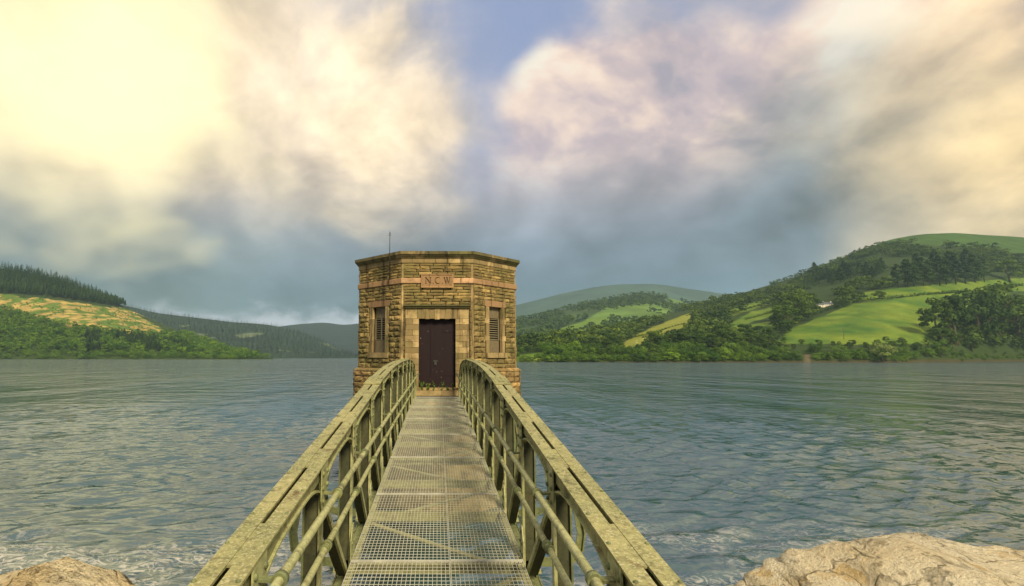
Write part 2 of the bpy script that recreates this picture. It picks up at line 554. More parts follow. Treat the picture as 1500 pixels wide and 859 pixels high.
# ------------------------------------------------------------------ water
def axis(step0, grow, top, flat):
    a = [0.0]; st = step0
    while a[-1] < top:
        if a[-1] > flat:
            st *= grow
        a.append(a[-1] + st)
    return np.array(a)


ya = axis(0.14, 1.016, 6300, 26) - 2.0
xa = axis(0.19, 1.030, 6300, 30)
xa = np.concatenate([-xa[:0:-1], xa])
YY, XX = np.meshgrid(ya, xa, indexing='ij')
sp = np.maximum(np.gradient(ya)[:, None] * np.ones_like(XX), np.gradient(xa)[None, :] * np.ones_like(XX))
ZZ = np.zeros_like(XX)
wr = np.random.default_rng(3)
for k in range(46):
    lam = 0.42 * (3.4 / 0.42) ** (k / 45.0)
    th_ = math.radians(-78 + wr.normal() * 24)
    kx, ky = math.cos(th_) * 2 * math.pi / lam, math.sin(th_) * 2 * math.pi / lam
    ph = wr.uniform(0, 6.28)
    amp = 0.0118 * lam ** 0.78
    fade = np.clip((lam / sp - 2.2) / 2.5, 0, 1)
    mod = 0.35 + 1.3 * vnoise(XX / (lam * 3.5) + k * 3.1, YY / (lam * 2.4) + k * 1.7, 50 + k)
    s_ = np.sin(kx * XX + ky * YY + ph)
    ZZ += amp * fade * mod * (1 - 1.7 * np.sqrt(s_ * s_ + 0.045))
Zs = ZZ.copy()
Zs[1:-1] = (ZZ[:-2] + 2 * ZZ[1:-1] + ZZ[2:]) / 4
ZZ = Zs.copy()
ZZ[:, 1:-1] = (Zs[:, :-2] + 2 * Zs[:, 1:-1] + Zs[:, 2:]) / 4
ZZ -= np.median(ZZ[ya < 40])
nv = XX.shape
idx = np.arange(nv[0] * nv[1]).reshape(nv)
q = np.stack([idx[:-1, :-1], idx[:-1, 1:], idx[1:, 1:], idx[1:, :-1]], -1).reshape(-1, 4)


def np_mesh(name, V, Q, mat_=None, smooth=True):
    me = bpy.data.meshes.new(name)
    V = np.ascontiguousarray(V, dtype=np.float32); Q = np.ascontiguousarray(Q, dtype=np.int32)
    k = Q.shape[1]
    me.vertices.add(len(V)); me.vertices.foreach_set('co', V.ravel())
    me.loops.add(Q.size); me.loops.foreach_set('vertex_index', Q.ravel())
    me.polygons.add(len(Q))
    me.polygons.foreach_set('loop_start', np.arange(0, Q.size, k, dtype=np.int32))
    me.polygons.foreach_set('loop_total', np.full(len(Q), k, dtype=np.int32))
    if smooth:
        me.polygons.foreach_set('use_smooth', np.ones(len(Q), bool))
    if mat_ is not None:
        me.materials.append(mat_)
    me.update(calc_edges=True); me.validate()
    return me


m, t, b = mat('lake_water')
pos = geo(t).outputs['Position']
px_, py_, pz_ = t.sep(pos)
st = t.vm('MULTIPLY', pos, (0.55, 1.0, 1.0))
h1 = t.noise(st, 2.1, 3, 0.45, 0.2)
h2 = t.noise(t.vm('ADD', st, (5.1, 2.2, 0)), 6.5, 3, 0.45, 0.2)
h3 = t.noise(t.vm('MULTIPLY', pos, (0.16, 0.34, 1.0)), 1.0, 4, 0.48, 0.5)
dist_n = t.mr(py_, 10, 260, 0.0, 1.0)
hh = t.math('ADD', t.math('MULTIPLY', h1, 0.095), t.math('MULTIPLY', h2, 0.014))
gust = t.mr(t.noise(t.vm('MULTIPLY', pos, (0.085, 0.030, 1.0)), 1.0, 5, 0.62), 0.36, 0.64, 0.2, 1.9)
hh = t.math('MULTIPLY', hh, t.mr(gust, 0.2, 1.9, 0.75, 1.2))
hh = t.math('ADD', hh, t.math('MULTIPLY', t.math('MULTIPLY', h3, gust), t.mr(py_, 20, 260, 0.2, 2.8)))
nrm = t.bump(hh, 0.85, 1.0)
deep = t.mix(t.noise(t.vm('MULTIPLY', pos, (0.02, 0.05, 1)), 1.0, 3), (0.006, 0.040, 0.046), (0.012, 0.058, 0.062))
# wash and foam where the chop runs up against the stone bank
near = t.math('MULTIPLY', t.mr(py_, 17.0, 9.0), t.mr(t.noise(t.vm('MULTIPLY', pos, (0.16, 0.3, 1)), 1.0, 3), 0.40, 0.56))
streak = t.mr(t.noise(t.vm('MULTIPLY', pos, (1.0, 1.5, 1)), 3.2, 7, 0.7, 1.6), 0.46, 0.60)
crest = t.mr(pz_, 0.02, 0.10)
near = t.math('MULTIPLY', near, t.mr(t.math('ABSOLUTE', px_), 1.4, 2.6))
foam = t.math('MULTIPLY', near, t.math('MAXIMUM', streak, t.math('MULTIPLY', crest, 0.5)))
caps_ = t.math('MULTIPLY', t.mr(t.noise(t.vm('MULTIPLY', pos, (0.5, 1.6, 1)), 0.55, 6, 0.7, 0.8), 0.735, 0.76), t.mr(py_, 30, 60))
col = t.mix(foam, deep, (0.62, 0.58, 0.50))
finish(t, b, col, t.mr(foam, 0, 1, 0.09, 0.7), normal=nrm)
b.inputs['IOR'].default_value = 2.35
M['water'] = m
water = link('lake_water', np_mesh('lake_water', np.stack([XX.ravel(), YY.ravel(), ZZ.ravel()], -1), q, M['water']))
tag(water, 'choppy blue green water of the reservoir', 'water', kind='structure')
bed = MB().add([(-6900, -400, -14), (6900, -400, -14), (6900, 6900, -14), (-6900, 6900, -14)], [(0, 1, 2, 3)]).build('ground', M['concrete'])
tag(bed, 'bed of the lake under the water', 'ground', kind='structure')


# ------------------------------------------------------------------ hills
def ground_mat(name, rough_scale=0.05):
    m, t, b = mat(name)
    pos = geo(t).outputs['Position']
    a = t.node('ShaderNodeAttribute'); a.attribute_name = 'cover'
    n1 = t.noise(t.vm('MULTIPLY', pos, (1, 1, 2)), rough_scale, 6, 0.65)
    n2 = t.noise(t.vm('MULTIPLY', pos, (1, 1, 2)), rough_scale * 7, 5, 0.7)
    col = t.mix(1.0, a.outputs['Color'], t.mix(n1, (0.62, 0.66, 0.6), (1.36, 1.32, 1.3)), 'MULTIPLY')
    col = t.mix(0.8, col, t.mix(n2, (0.6, 0.6, 0.6), (1.4, 1.4, 1.4)), 'MULTIPLY')
    finish(t, b, col, 0.95, normal=t.bump(n2, 0.6, 1.2), spec=0.1)
    return m


M['hill'] = ground_mat('hill_cover')
M['hill_far'] = ground_mat('far_hill_cover', 0.012)


class Hill:
    """terrain between a shoreline and a ridge line, with its back slope"""
    def __init__(s, name, cols, nu, nt, shape=1.0, rough=6.0, seed=1, cover=None, mat_=None, label=None):
        us = np.array([k[0] for k in cols], float)
        U = np.linspace(us[0], us[-1], nu)
        sy = np.interp(U, us, [k[1] for k in cols])
        ry = np.interp(U, us, [k[2] for k in cols])
        rv = np.interp(U, us, [k[3] for k in cols])
        k = np.ones(7) / 7
        pad = np.pad(rv, 3, mode='edge'); rv = np.convolve(pad, k, 'valid')
        T = np.linspace(0, 1, nt)
        P = np.zeros((nu, nt + 8, 3))
        for i in range(nu):
            a = at_yz(U[i], sy[i], -1.5); r = at_y(U[i], rv[i], ry[i])
            for j, tt in enumerate(T):
                y = a[1] + (r[1] - a[1]) * tt
                z = a[2] + (r[2] - a[2]) * tt ** shape
                P[i, j] = at_yz(U[i], y, z)
            for j in range(8):
                f = (j + 1) / 8
                y = r[1] * (1 + 0.35 * f)
                P[i, nt + j] = at_yz(U[i], y, r[2] * (1 - f ** 1.6 * 1.05) - 4 * f)
        x, y = P[..., 0], P[..., 1]
        w = np.clip(np.concatenate([T, np.ones(8)]) * 6, 0, 1)[None, :] * np.clip((1.12 - np.concatenate([T, np.ones(8) * 0.9])) * 4, 0.15, 1)[None, :]
        P[..., 2] += w * rough * 2 * (fbm(x / 160 + seed * 7, y / 160, 5, seed) - 0.48)
        P[:, :, 2] += (np.concatenate([T, np.zeros(8)]) > 0)[None, :] * 2.2 * np.clip(np.concatenate([T, np.ones(8)]) * nt / 2, 0, 1)[None, :]
        s.P, s.nu, s.nt = P, nu, nt
        s.px = pix(P)
        C = cover(s.px, P, np.concatenate([T, np.ones(8)])[None, :] * np.ones((nu, 1)))
        idx = np.arange(nu * (nt + 8)).reshape(nu, nt + 8)
        q = np.stack([idx[:-1, :-1], idx[1:, :-1], idx[1:, 1:], idx[:-1, 1:]], -1).reshape(-1, 4)
        me = np_mesh(name, P.reshape(-1, 3), q, mat_ or M['hill'])
        ca = me.color_attributes.new('cover', 'FLOAT_COLOR', 'POINT')
        cc = np.concatenate([C.reshape(-1, 3), np.ones((C.size // 3, 1))], 1).astype(np.float32)
        ca.data.foreach_set('color', cc.ravel())
        s.o = tag(link(name, me), label, 'hill', kind='structure')

    def sample(s, n, r, tmin=0.0, tmax=1.0):
        """n points spread evenly by ground area over the front slope"""
        P = s.P[:, :s.nt]
        e1 = P[1:, :-1] - P[:-1, :-1]; e2 = P[:-1, 1:] - P[:-1, :-1]
        A = np.abs(np.cross(e1[..., :2], e2[..., :2]))
        j0, j1 = int(tmin * (s.nt - 1)), int(tmax * (s.nt - 1))
        A[:, :j0] = 0; A[:, j1:] = 0
        pr = (A / A.sum()).ravel()
        k = r.choice(len(pr), n, p=pr)
        i, j = np.unravel_index(k, A.shape)
        a, c_ = r.random(n)[:, None], r.random(n)[:, None]
        Q = (P[i, j] * (1 - a) * (1 - c_) + P[i + 1, j] * a * (1 - c_) + P[i, j + 1] * (1 - a) * c_ + P[i + 1, j + 1] * a * c_)
        return Q

    def hit(s, u, v):
        """ground point seen at a pixel (nearest grid vertex on the front slope, refined)"""
        d = (s.px[:, :s.nt, 0] - u) ** 2 + (s.px[:, :s.nt, 1] - v) ** 2
        i, j = np.unravel_index(np.argmin(d), d.shape)
        return s.P[i, j].copy()


def lerp(a, b_, f):
    return a * (1 - f[..., None]) + b_ * f[..., None]


FOREST = np.array([0.034, 0.056, 0.015]); GRASS = np.array([0.098, 0.165, 0.022]); GRASS_Y = np.array([0.20, 0.22, 0.035])
MOOR = np.array([0.075, 0.115, 0.022]); TAN = np.array([0.36, 0.27, 0.085]); SAND = np.array([0.40, 0.30, 0.16]); DKW = np.array([0.016, 0.030, 0.022])

# ---- right hill
F1 = [(1135, 503), (1160, 480), (1190, 468), (1250, 444), (1330, 434), (1420, 428), (1475, 425), (1475, 440), (1400, 470), (1365, 503)]
F2 = [(1245, 440), (1262, 427), (1330, 419), (1440, 410), (1520, 404), (1520, 424), (1440, 428), (1330, 434), (1255, 441)]
F3 = [(1062, 482), (1075, 470), (1100, 456), (1145, 446), (1150, 452), (1120, 466), (1085, 476), (1132, 470), (1142, 474), (1120, 492), (1060, 492)]
F3b = [(1055, 460), (1090, 446), (1145, 432), (1152, 436), (1105, 452), (1065, 464)]
F4 = [(900, 510), (935, 488), (970, 473), (1010, 458), (1018, 464), (1000, 486), (965, 500), (940, 520), (915, 520)]
F5 = [(757, 520), (800, 514), (800, 528), (757, 530)]
F6 = [(1380, 505), (1520, 500), (1520, 530), (1380, 528)]
DOME = [(1240, 372), (1290, 358), (1340, 356), (1420, 362), (1520, 372), (1520, 330), (1240, 330)]
R1_COLS = [(690, 560, 700, 521), (757, 500, 800, 508), (830, 491, 900, 496), (900, 491, 980, 483), (950, 491, 1040, 470), (1000, 491, 1120, 456),
           (1050, 491, 1200, 441), (1100, 491, 1250, 426), (1150, 491, 1280, 411), (1200, 491, 1300, 394), (1250, 495, 1310, 373),
           (1300, 500, 1330, 352), (1350, 510, 1340, 343), (1400, 540, 1350, 341), (1450, 600, 1350, 345), (1500, 640, 1360, 348), (1600, 620, 1380, 355), (1760, 600, 1380, 372)]


def cover_r1(px, P, T):
    x, y = P[..., 0], P[..., 1]
    n = fbm(x / 25, y / 25, 4, 3)[..., None]
    C = np.ones(P.shape) * FOREST
    n_b = fbm(x / 7, y / 11, 3, 33)[..., None]
    g = GRASS * (0.45 + 0.65 * n + 0.5 * n_b) + np.array([0.12, 0.06, 0.0]) * (n - 0.40)
    jit = np.stack([(fbm(x / 18, y / 18, 3, 9) - .5) * 5, (fbm(x / 18 + 40, y / 18, 3, 9) - .5) * 3], -1)
    q = px + jit
    for f in (F1, F2, F3, F3b, F5):
        C = np.where(inpoly(q, f)[..., None], g, C)
    C = np.where(inpoly(q, F4)[..., None], GRASS_Y * (0.8 + 0.4 * n), C)
    dome = np.array([0.048, 0.095, 0.018]) * (0.7 + 0.6 * n)
    C = np.where(inpoly(q, DOME)[..., None], dome, C)
    C = np.where((T < 0.006)[..., None], np.array([0.06, 0.055, 0.028]), C)
    C = np.where((inpoly(q, [(1177, 531), (1180, 518), (1184, 518), (1189, 531)]))[..., None], np.array([0.11, 0.09, 0.055]), C)
    return C


R1 = Hill('hill', R1_COLS, 230, 190, 1.0, 5, 4, cover_r1, label='right hill with bright fields and woods below a bare green top')

# ---- far right hill and misty mountain
R2_COLS = [(690, 1000, 1800, 486), (757, 1000, 1900, 471), (800, 1000, 2000, 461), (850, 1000, 2100, 447), (900, 1000, 2200, 437), (940, 1000, 2300, 431),
           (970, 1000, 2300, 433), (1000, 1000, 2300, 442), (1050, 1000, 2300, 452), (1120, 1000, 2300, 475)]
G1 = [(775, 500), (830, 478), (860, 467), (905, 463), (880, 478), (830, 490), (800, 502)]
G2 = [(862, 466), (885, 452), (935, 443), (985, 436), (1010, 446), (1020, 470), (940, 485), (885, 482)]
W2 = [(820, 446), (900, 432), (980, 430), (972, 440), (930, 443), (885, 446), (830, 452)]


def cover_r2(px, P, T):
    x, y = P[..., 0], P[..., 1]
    n = fbm(x / 70, y / 70, 4, 3)[..., None]
    C = np.ones(P.shape) * np.array([0.045, 0.080, 0.024]) * (0.6 + 0.8 * n)
    jit = np.stack([(fbm(x / 60, y / 60, 3, 19) - .5) * 10, (fbm(x / 60 + 40, y / 60, 3, 29) - .5) * 6], -1)
    q = px + jit
    C = np.where(inpoly(q, G2)[..., None], np.array([0.10, 0.175, 0.035]) * (0.55 + 0.9 * n), C)
    C = np.where(inpoly(q, G1)[..., None], GRASS * 1.1, C)
    C = np.where(inpoly(q, W2)[..., None], DKW, C)
    return C


R2 = Hill('hill', R2_COLS, 150, 130, 1.0, 9, 6, cover_r2, M['hill_far'], 'far right hillside with pale fields and a dark wood along its crest')
R3_COLS = [(560, 2600, 4200, 478), (690, 2600, 4200, 463), (757, 2600, 4200, 448), (800, 2600, 4200, 436), (850, 2600, 4200, 424), (900, 2600, 4200, 417), (960, 2600, 4200, 416),
           (1020, 2600, 4200, 424), (1060, 2600, 4200, 431), (1120, 2600, 4200, 440), (1250, 2600, 4200, 455)]


def cover_misty_moor(px, P, T):
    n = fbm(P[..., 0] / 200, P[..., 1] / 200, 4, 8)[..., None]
    return np.ones(P.shape) * np.array([0.040, 0.075, 0.060]) * (0.5 + n)  # bluish green: distance mist is put into the ground colour


R3 = Hill('hill', R3_COLS, 110, 60, 1.0, 14, 8, cover_misty_moor, M['hill_far'], 'misty mountain fading into the cloud behind the right hills')

# ---- left hill
L1_COLS = [(-330, 700, 1250, 385), (-120, 800, 1300, 388), (0, 850, 1330, 396), (40, 855, 1340, 401), (80, 860, 1350, 410), (120, 870, 1360, 424), (160, 880, 1370, 440),
           (182, 885, 1370, 452), (220, 890, 1350, 470), (260, 900, 1320, 487), (300, 905, 1250, 503), (340, 915, 1150, 517), (375, 930, 1000, 525.5), (400, 950, 980, 527.5)]
TANP = [(-330, 420), (-100, 428), (0, 433), (60, 437), (130, 446), (185, 454), (218, 470), (250, 489), (215, 490), (150, 484), (110, 480), (50, 464), (0, 451), (-330, 438)]


def cover_l1(px, P, T):
    x, y = P[..., 0], P[..., 1]
    n = fbm(x / 11, y / 22, 5, 3)[..., None]
    n2 = fbm(x / 6, y / 16, 4, 13)[..., None]
    C = np.ones(P.shape) * FOREST
    jit = np.stack([(fbm(x / 30, y / 30, 3, 19) - .5) * 14, (fbm(x / 30 + 40, y / 30, 3, 29) - .5) * 10], -1)
    ta = TAN * (0.35 + 1.25 * n2)
    gr_ = np.array([0.085, 0.14, 0.022]) * (0.6 + 0.8 * n)
    ta = np.where(n > 0.495, gr_ * (0.6 + 0.8 * n2), ta)
    C = np.where(inpoly(px + jit, TANP)[..., None], ta, C)
    C = np.where((T < 0.006)[..., None], np.array([0.04, 0.045, 0.02]), C)
    return C


L1 = Hill('hill', L1_COLS, 200, 150, 1.0, 5, 11, cover_l1, label='left hill with a tan felled slope between plantation and lakeside wood')
L2_COLS = [(60, 1300, 2450, 440), (180, 1350, 2500, 449), (230, 1400, 2500, 460), (330, 1450, 2550, 472), (400, 1500, 2550, 478), (440, 1600, 2550, 488),
           (480, 1700, 2500, 503), (515, 1800, 2300, 523), (540, 1900, 2200, 526)]


def cover_l2(px, P, T):
    x, y = P[..., 0], P[..., 1]
    n = fbm(x / 90, y / 120, 4, 5)[..., None]
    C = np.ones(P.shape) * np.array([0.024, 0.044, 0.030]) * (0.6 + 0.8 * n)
    C = np.where(fbm(x / 140 + 3, y / 260, 4, 25)[..., None] > 0.56, np.array([0.10, 0.13, 0.07]), C)
    return C


L2 = Hill('hill', L2_COLS, 130, 90, 1.0, 8, 15, cover_l2, M['hill_far'], 'dark wooded hill beyond the left hill at the lake end')
L3_COLS = [(340, 2500, 3800, 486), (380, 2500, 3800, 483), (410, 2500, 3800, 479), (440, 2500, 3800, 476), (470, 2500, 3800, 473), (490, 2500, 3800, 475), (505, 2500, 3800, 478),
           (522, 2500, 3800, 475), (560, 2500, 3800, 472), (620, 2500, 3800, 474), (680, 2500, 3800, 478), (740, 2500, 3800, 470), (790, 2500, 3800, 470)]
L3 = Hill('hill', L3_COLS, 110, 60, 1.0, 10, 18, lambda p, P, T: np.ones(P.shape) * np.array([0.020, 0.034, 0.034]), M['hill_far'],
          'farthest blue hill closing the lake behind the tower')


# ------------------------------------------------------------------ trees
def leaf_quads(C, N, size, r):
    """one quad at every centre, facing roughly along N"""
    n = len(C)
    N = N + r.normal(size=(n, 3)) * 0.34
    N /= np.linalg.norm(N, axis=1, keepdims=True) + 1e-9
    A = np.cross(N, r.normal(size=(n, 3))); A /= np.linalg.norm(A, axis=1, keepdims=True) + 1e-9
    B = np.cross(N, A)
    s_ = (size * (0.6 + 0.8 * r.random(n)))[:, None]
    V = np.stack([C + A * s_, C + B * s_ * 0.8, C - A * s_, C - B * s_ * 0.8], 1).reshape(-1, 3)
    return V, np.arange(4 * n).reshape(-1, 4)


def crown(r, nclump, per, size, wide=0.42, low=0.18, top=1.0, cone=False):
    """leaf clumps through an uneven crown; tree height 1, foot at 0"""
    Cs, Ns = [], []
    for k in range(nclump):
        a = r.uniform(0, 2 * math.pi); h = r.random() ** 0.8
        zc_ = low + (top - low) * (0.12 + 0.76 * h)
        prof = math.sin(math.pi * (0.16 + 0.72 * h)) ** 0.7
        if cone:
            h = (k + 0.5) / nclump; zc_ = low + (top - low) * (0.04 + 0.92 * h); prof = (1 - h) ** 0.75 + 0.08
        rad = wide * prof * r.uniform(0.40, 0.95)
        cc = np.array([rad * math.cos(a), rad * math.sin(a), zc_])
        cr = wide * r.uniform(0.24, 0.44) * (1.0 if not cone else 0.55 + 0.75 * (1 - h))
        d = r.normal(size=(per, 3)); d[:, 2] = np.abs(d[:, 2]) * 0.9 - 0.25
        d /= np.linalg.norm(d, axis=1, keepdims=True)
        rr = cr * (0.72 + 0.33 * r.random((per, 1)))
        Cs.append(cc + d * rr * np.array([1, 1, 0.78])); Ns.append(d)
    C = np.concatenate(Cs); N = np.concatenate(Ns)
    C[:, 2] = np.clip(C[:, 2], 0.02, 1.02)
    return leaf_quads(C, N, np.full(len(C), size), r)


def trunk_mb(r, hgt=0.62, rad=0.028):
    mb = MB()
    p = [(0, 0, -0.03)]
    for k in range(1, 5):
        p.append((r.normal() * 0.012 * k, r.normal() * 0.012 * k, hgt * k / 4))
    mb.tube(p, [rad * 1.5, rad, rad * 0.85, rad * 0.65, rad * 0.35], 7)
    for k in range(5):
        a = r.uniform(0, 6.28); z0 = hgt * r.uniform(0.3, 0.8); L_ = r.uniform(0.16, 0.28)
        mb.tube([(0, 0, z0), (L_ * .5 * math.cos(a), L_ * .5 * math.sin(a), z0 + L_ * .35), (L_ * math.cos(a), L_ * math.sin(a), z0 + L_ * .8)],
                [rad * .55, rad * .38, rad * .15], 5)
    return mb


BROAD = []
for k in range(6):
    r = np.random.default_rng(100 + k)
    V, Q = crown(r, 19, 110, 0.026, wide=[0.40, 0.46, 0.36, 0.43, 0.50, 0.38][k], low=[0.14, 0.10, 0.18, 0.08, 0.12, 0.05][k])
    BROAD.append((np_mesh('crown', V, Q, M['leaf'], False), trunk_mb(r).mesh('trunk', M['bark'])))
SHRUB = []
for k in range(4):
    r = np.random.default_rng(200 + k)
    V, Q = crown(r, 17, 90, 0.034, wide=[0.62, 0.70, 0.55, 0.8][k], low=-0.08)
    SHRUB.append((np_mesh('crown', V, Q, M['leaf_bright'], False), trunk_mb(r, 0.5, 0.03).mesh('trunk', M['bark'])))


def conifer_leaf(r, whorls, per, base=0.16, spread=0.17):
    V, Q = [], []
    for k in range(whorls):
        f = k / (whorls - 1)
        z0 = base + (0.93 - base) * f
        L_ = spread * (1 - f) ** 0.8 + 0.03
        for j in range(per):
            a = 2 * math.pi * (j + r.random()) / per
            l_ = L_ * r.uniform(0.7, 1.2); w = l_ * 0.42 + 0.008
            d = np.array([math.cos(a), math.sin(a), 0]); e = np.array([-d[1], d[0], 0])
            p0 = np.array([0, 0, z0 + 0.035]); p1 = d * l_ * 0.6 + np.array([0, 0, z0 + 0.005]); p2 = d * l_ + np.array([0, 0, z0 - 0.05 - 0.02 * r.random()])
            n = len(V)
            V += [p0, p1 + e * w * 0.5, p2, p1 - e * w * 0.5]
            Q.append((n, n + 1, n + 2, n + 3))
    return np.array(V), np.array(Q)


CONI = []
for k in range(4):
    r = np.random.default_rng(300 + k)
    V, Q = conifer_leaf(r, 20, 10, [0.16, 0.30, 0.10, 0.34][k], [0.17, 0.15, 0.19, 0.14][k])
    CONI.append((np_mesh('crown', V, Q, M['needle'], False), MB().tube([(0, 0, -0.03), (0, 0, 0.5), (0, 0, 0.98)], [0.014, 0.010, 0.002], 6).mesh('trunk', M['bark'])))


PINE = []
for k in range(4):
    r = np.random.default_rng(350 + k)
    V, Q = crown(r, 34, 56, 0.020, wide=[0.24, 0.28, 0.22, 0.26][k], low=[0.18, 0.14, 0.22, 0.16][k], cone=True)
    PINE.append((np_mesh('crown', V, Q, M['needle'], False), MB().tube([(0, 0, -0.03), (0.005, 0, 0.5), (0, 0, 0.92)], [0.018, 0.012, 0.003], 6).mesh('trunk', M['bark'])))


def place_tree(name, proto, p, h, wide, label, group, cat='tree', parts=True, leafmat=None):
    o = empty(name, (p[0], p[1], p[2] - 0.3), rz=random.uniform(0, 6.28))
    o.scale = (h * wide, h * wide, h)
    cr = link('crown', proto[0], o); link('trunk', proto[1], o)
    if leafmat is not None:
        cr.material_slots[0].link = 'OBJECT'; cr.material_slots[0].material = leafmat
    tag(o, label, cat, group)
    return o


# small leaf / cone kits for the masses
LOWB = []
for k in range(8):
    r = np.random.default_rng(400 + k)
    LOWB.append(crown(r, 14, 15, 0.058, wide=0.45, low=0.02))
LOWC = []
for k in range(6):
    r = np.random.default_rng(500 + k)
    LOWC.append(conifer_leaf(r, 8, 6, 0.12, 0.17))
TINY = []
for k in range(6):
    r = np.random.default_rng(600 + k)
    TINY.append(crown(r, 6, 9, 0.13, wide=0.5, low=-0.05))
TINYC = []
for k in range(5):
    r = np.random.default_rng(700 + k)
    TINYC.append(conifer_leaf(r, 5, 5, 0.05, 0.22))


def mass(name, kit, P, H, matl, label, r, cat='wood', wide=1.0):
    V, Q, off, tn = [], [], 0, []
    for i, p in enumerate(P):
        tn.append(r.random())
        v, q_ = kit[r.integers(len(kit))]
        a = r.uniform(0, 6.28); ca, sa = math.cos(a), math.sin(a)
        s_ = H[i]; w = s_ * wide * r.uniform(0.85, 1.2)
        vv = np.stack([(v[:, 0] * ca - v[:, 1] * sa) * w + p[0], (v[:, 0] * sa + v[:, 1] * ca) * w + p[1], v[:, 2] * s_ + p[2] - 0.3], -1)
        V.append(vv); Q.append(q_ + off); off += len(v)
    me = np_mesh(name, np.concatenate(V), np.concatenate(Q), matl, False)
    ta = me.attributes.new('tint', 'FLOAT', 'POINT')
    ta.data.foreach_set('value', np.repeat(np.array(tn, np.float32), [len(v) for v in V]))
    return tag(link(name, me), label, cat, kind='stuff')


def thin(P, d):
    """keep points at least d apart (grid thinning)"""
    keep, seen = [], {}
    for i, p in enumerate(P):
        dd = d[i] if hasattr(d, '__len__') else d
        k = (int(p[0] // dd), int(p[1] // dd))
        bad = False
        for a in (-1, 0, 1):
            for b_ in (-1, 0, 1):
                for q_ in seen.get((k[0] + a, k[1] + b_), ()):
                    if (q_[0] - p[0]) ** 2 + (q_[1] - p[1]) ** 2 < dd * dd:
                        bad = True
        if not bad:
            seen.setdefault(k, []).append(p); keep.append(i)
    return np.array(keep, int)


# ---- trees on the right hill
tr = np.random.default_rng(21)
P = R1.sample(14000, tr, 0.0, 0.97)
pp = pix(P)
ok = (pp[:, 0] > 700) & (pp[:, 0] < 1580) & (P[:, 2] > 0.1)
for f in (F1, F2, F3, F3b, F4, F5, DOME):
    ok &= ~inpoly(pp, f)
# keep strips below the fields open so that trees do not hide them
for f, d in ((F1, 0), (F2, 3), (F3, 5), (F3b, 5), (F4, 6)):
    ok &= ~inpoly(pp - np.array([0, d + 6]), f) | (pp[:, 1] > 500)
ok &= ~((pp[:, 0] > 1172) & (pp[:, 0] < 1192) & (pp[:, 1] > 508))
ok &= ~((pp[:, 0] > 1190) & (pp[:, 0] < 1232) & (pp[:, 1] > 432) & (pp[:, 1] < 476))
ok &= ~((pp[:, 0] > 1262) & (pp[:, 0] < 1490) & (pp[:, 1] > 396) & (pp[:, 1] < 420))
P = P[ok]
P = P[thin(P, 8.0)]
P = P[np.argsort(P[:, 1])]
pp = pix(P)
near = (P[:, 1] < 780)
belt = (pp[:, 1] > 514) & near
n_ind = 0
rest, resth = [], []
for p, q_, nr, bl in zip(P, pp, near, belt):
    inframe = 740 < q_[0] < 1510
    if bl:
        h = random.uniform(7, 13.5)
        if 1100 < q_[0] < 1370: h *= 0.82
        if q_[0] > 1385: h *= 0.42
    else:
        h = random.uniform(13, 21) if p[1] < 900 else random.uniform(10, 16)
    if 1130 < q_[0] < 1372 and q_[1] > 494:
        h = random.uniform(5.0, 9.5)
    if nr and inframe and n_ind < 215:
        n_ind += 1
        u = q_[0]
        if bl:
            lab = ('leafy bush at the water edge between the tower and the yellow field' if u < 930 else 'leafy bush at the water edge below the dense middle wood' if u < 1160
                   else 'leafy bush on the shore below the large green field' if u < 1375 else 'leafy bush on the shore at the far right')
            pr = random.choice(SHRUB) if random.random() < 0.7 else random.choice(BROAD)
            place_tree('shore_bush', pr, p, h, random.uniform(0.85, 1.2), lab, lab.replace('leafy bush', 'bushes'), 'bush')
        else:
            lab = ('round crowned tree behind the shore left of the yellow field' if u < 930 else 'dark round crowned tree in the dense wood right of the yellow field' if u < 1060
                   else 'dark broadleaf tree in the wood beside the small upper fields' if u < 1200 else 'dark broadleaf tree near the large green field' if u < 1345
                   else 'dark broadleaf tree in the big clump at the far right')
            place_tree('broadleaf_tree', random.choice(BROAD), p, h, random.uniform(0.85, 1.25), lab, lab.replace('tree', 'trees'))
    elif p[1] < 820 or fbm(p[0:1] / 70, p[1:2] / 70, 3, 91)[0] > 0.40:
        rest.append(p); resth.append(h * random.uniform(0.7, 1.15))
for u in np.arange(764, 1512, 7.5):
    p = R1.hit(u + random.uniform(-2, 2), 531)
    j_ = random.choice((2, 2, 3, 4))
    i_ = int(np.argmin(np.abs(R1.px[:, 1, 0] - u)))
    p = R1.P[i_, j_].copy()
    if 1172 < u < 1194: continue
    lab = ('low waterside shrub between the tower and the yellow field' if u < 930 else 'low waterside shrub below the dense middle wood' if u < 1172
           else 'low waterside shrub below the large green field' if u < 1375 else 'low waterside shrub at the far right')
    place_tree('waterside_shrub', random.choice(SHRUB), p, random.uniform(4.0, 8.5) * (0.6 if u > 1385 else 1.0), random.uniform(1.0, 1.5), lab, lab.replace('shrub', 'shrubs'), 'shrub')
mass('broadleaf_wood', LOWB, rest, resth, M['leaf_mid'], 'mixed broadleaf wood covering the upper slopes of the right hill', tr, wide=1.15)


def px_tree(hill, name, proto, u, v, hpx, wide, label, group=None, leafmat=None, cat='tree'):
    p = hill.hit(u, v)
    return place_tree(name, proto, p, hpx * p[1] / FPX, wide, label, group, cat, leafmat=leafmat)


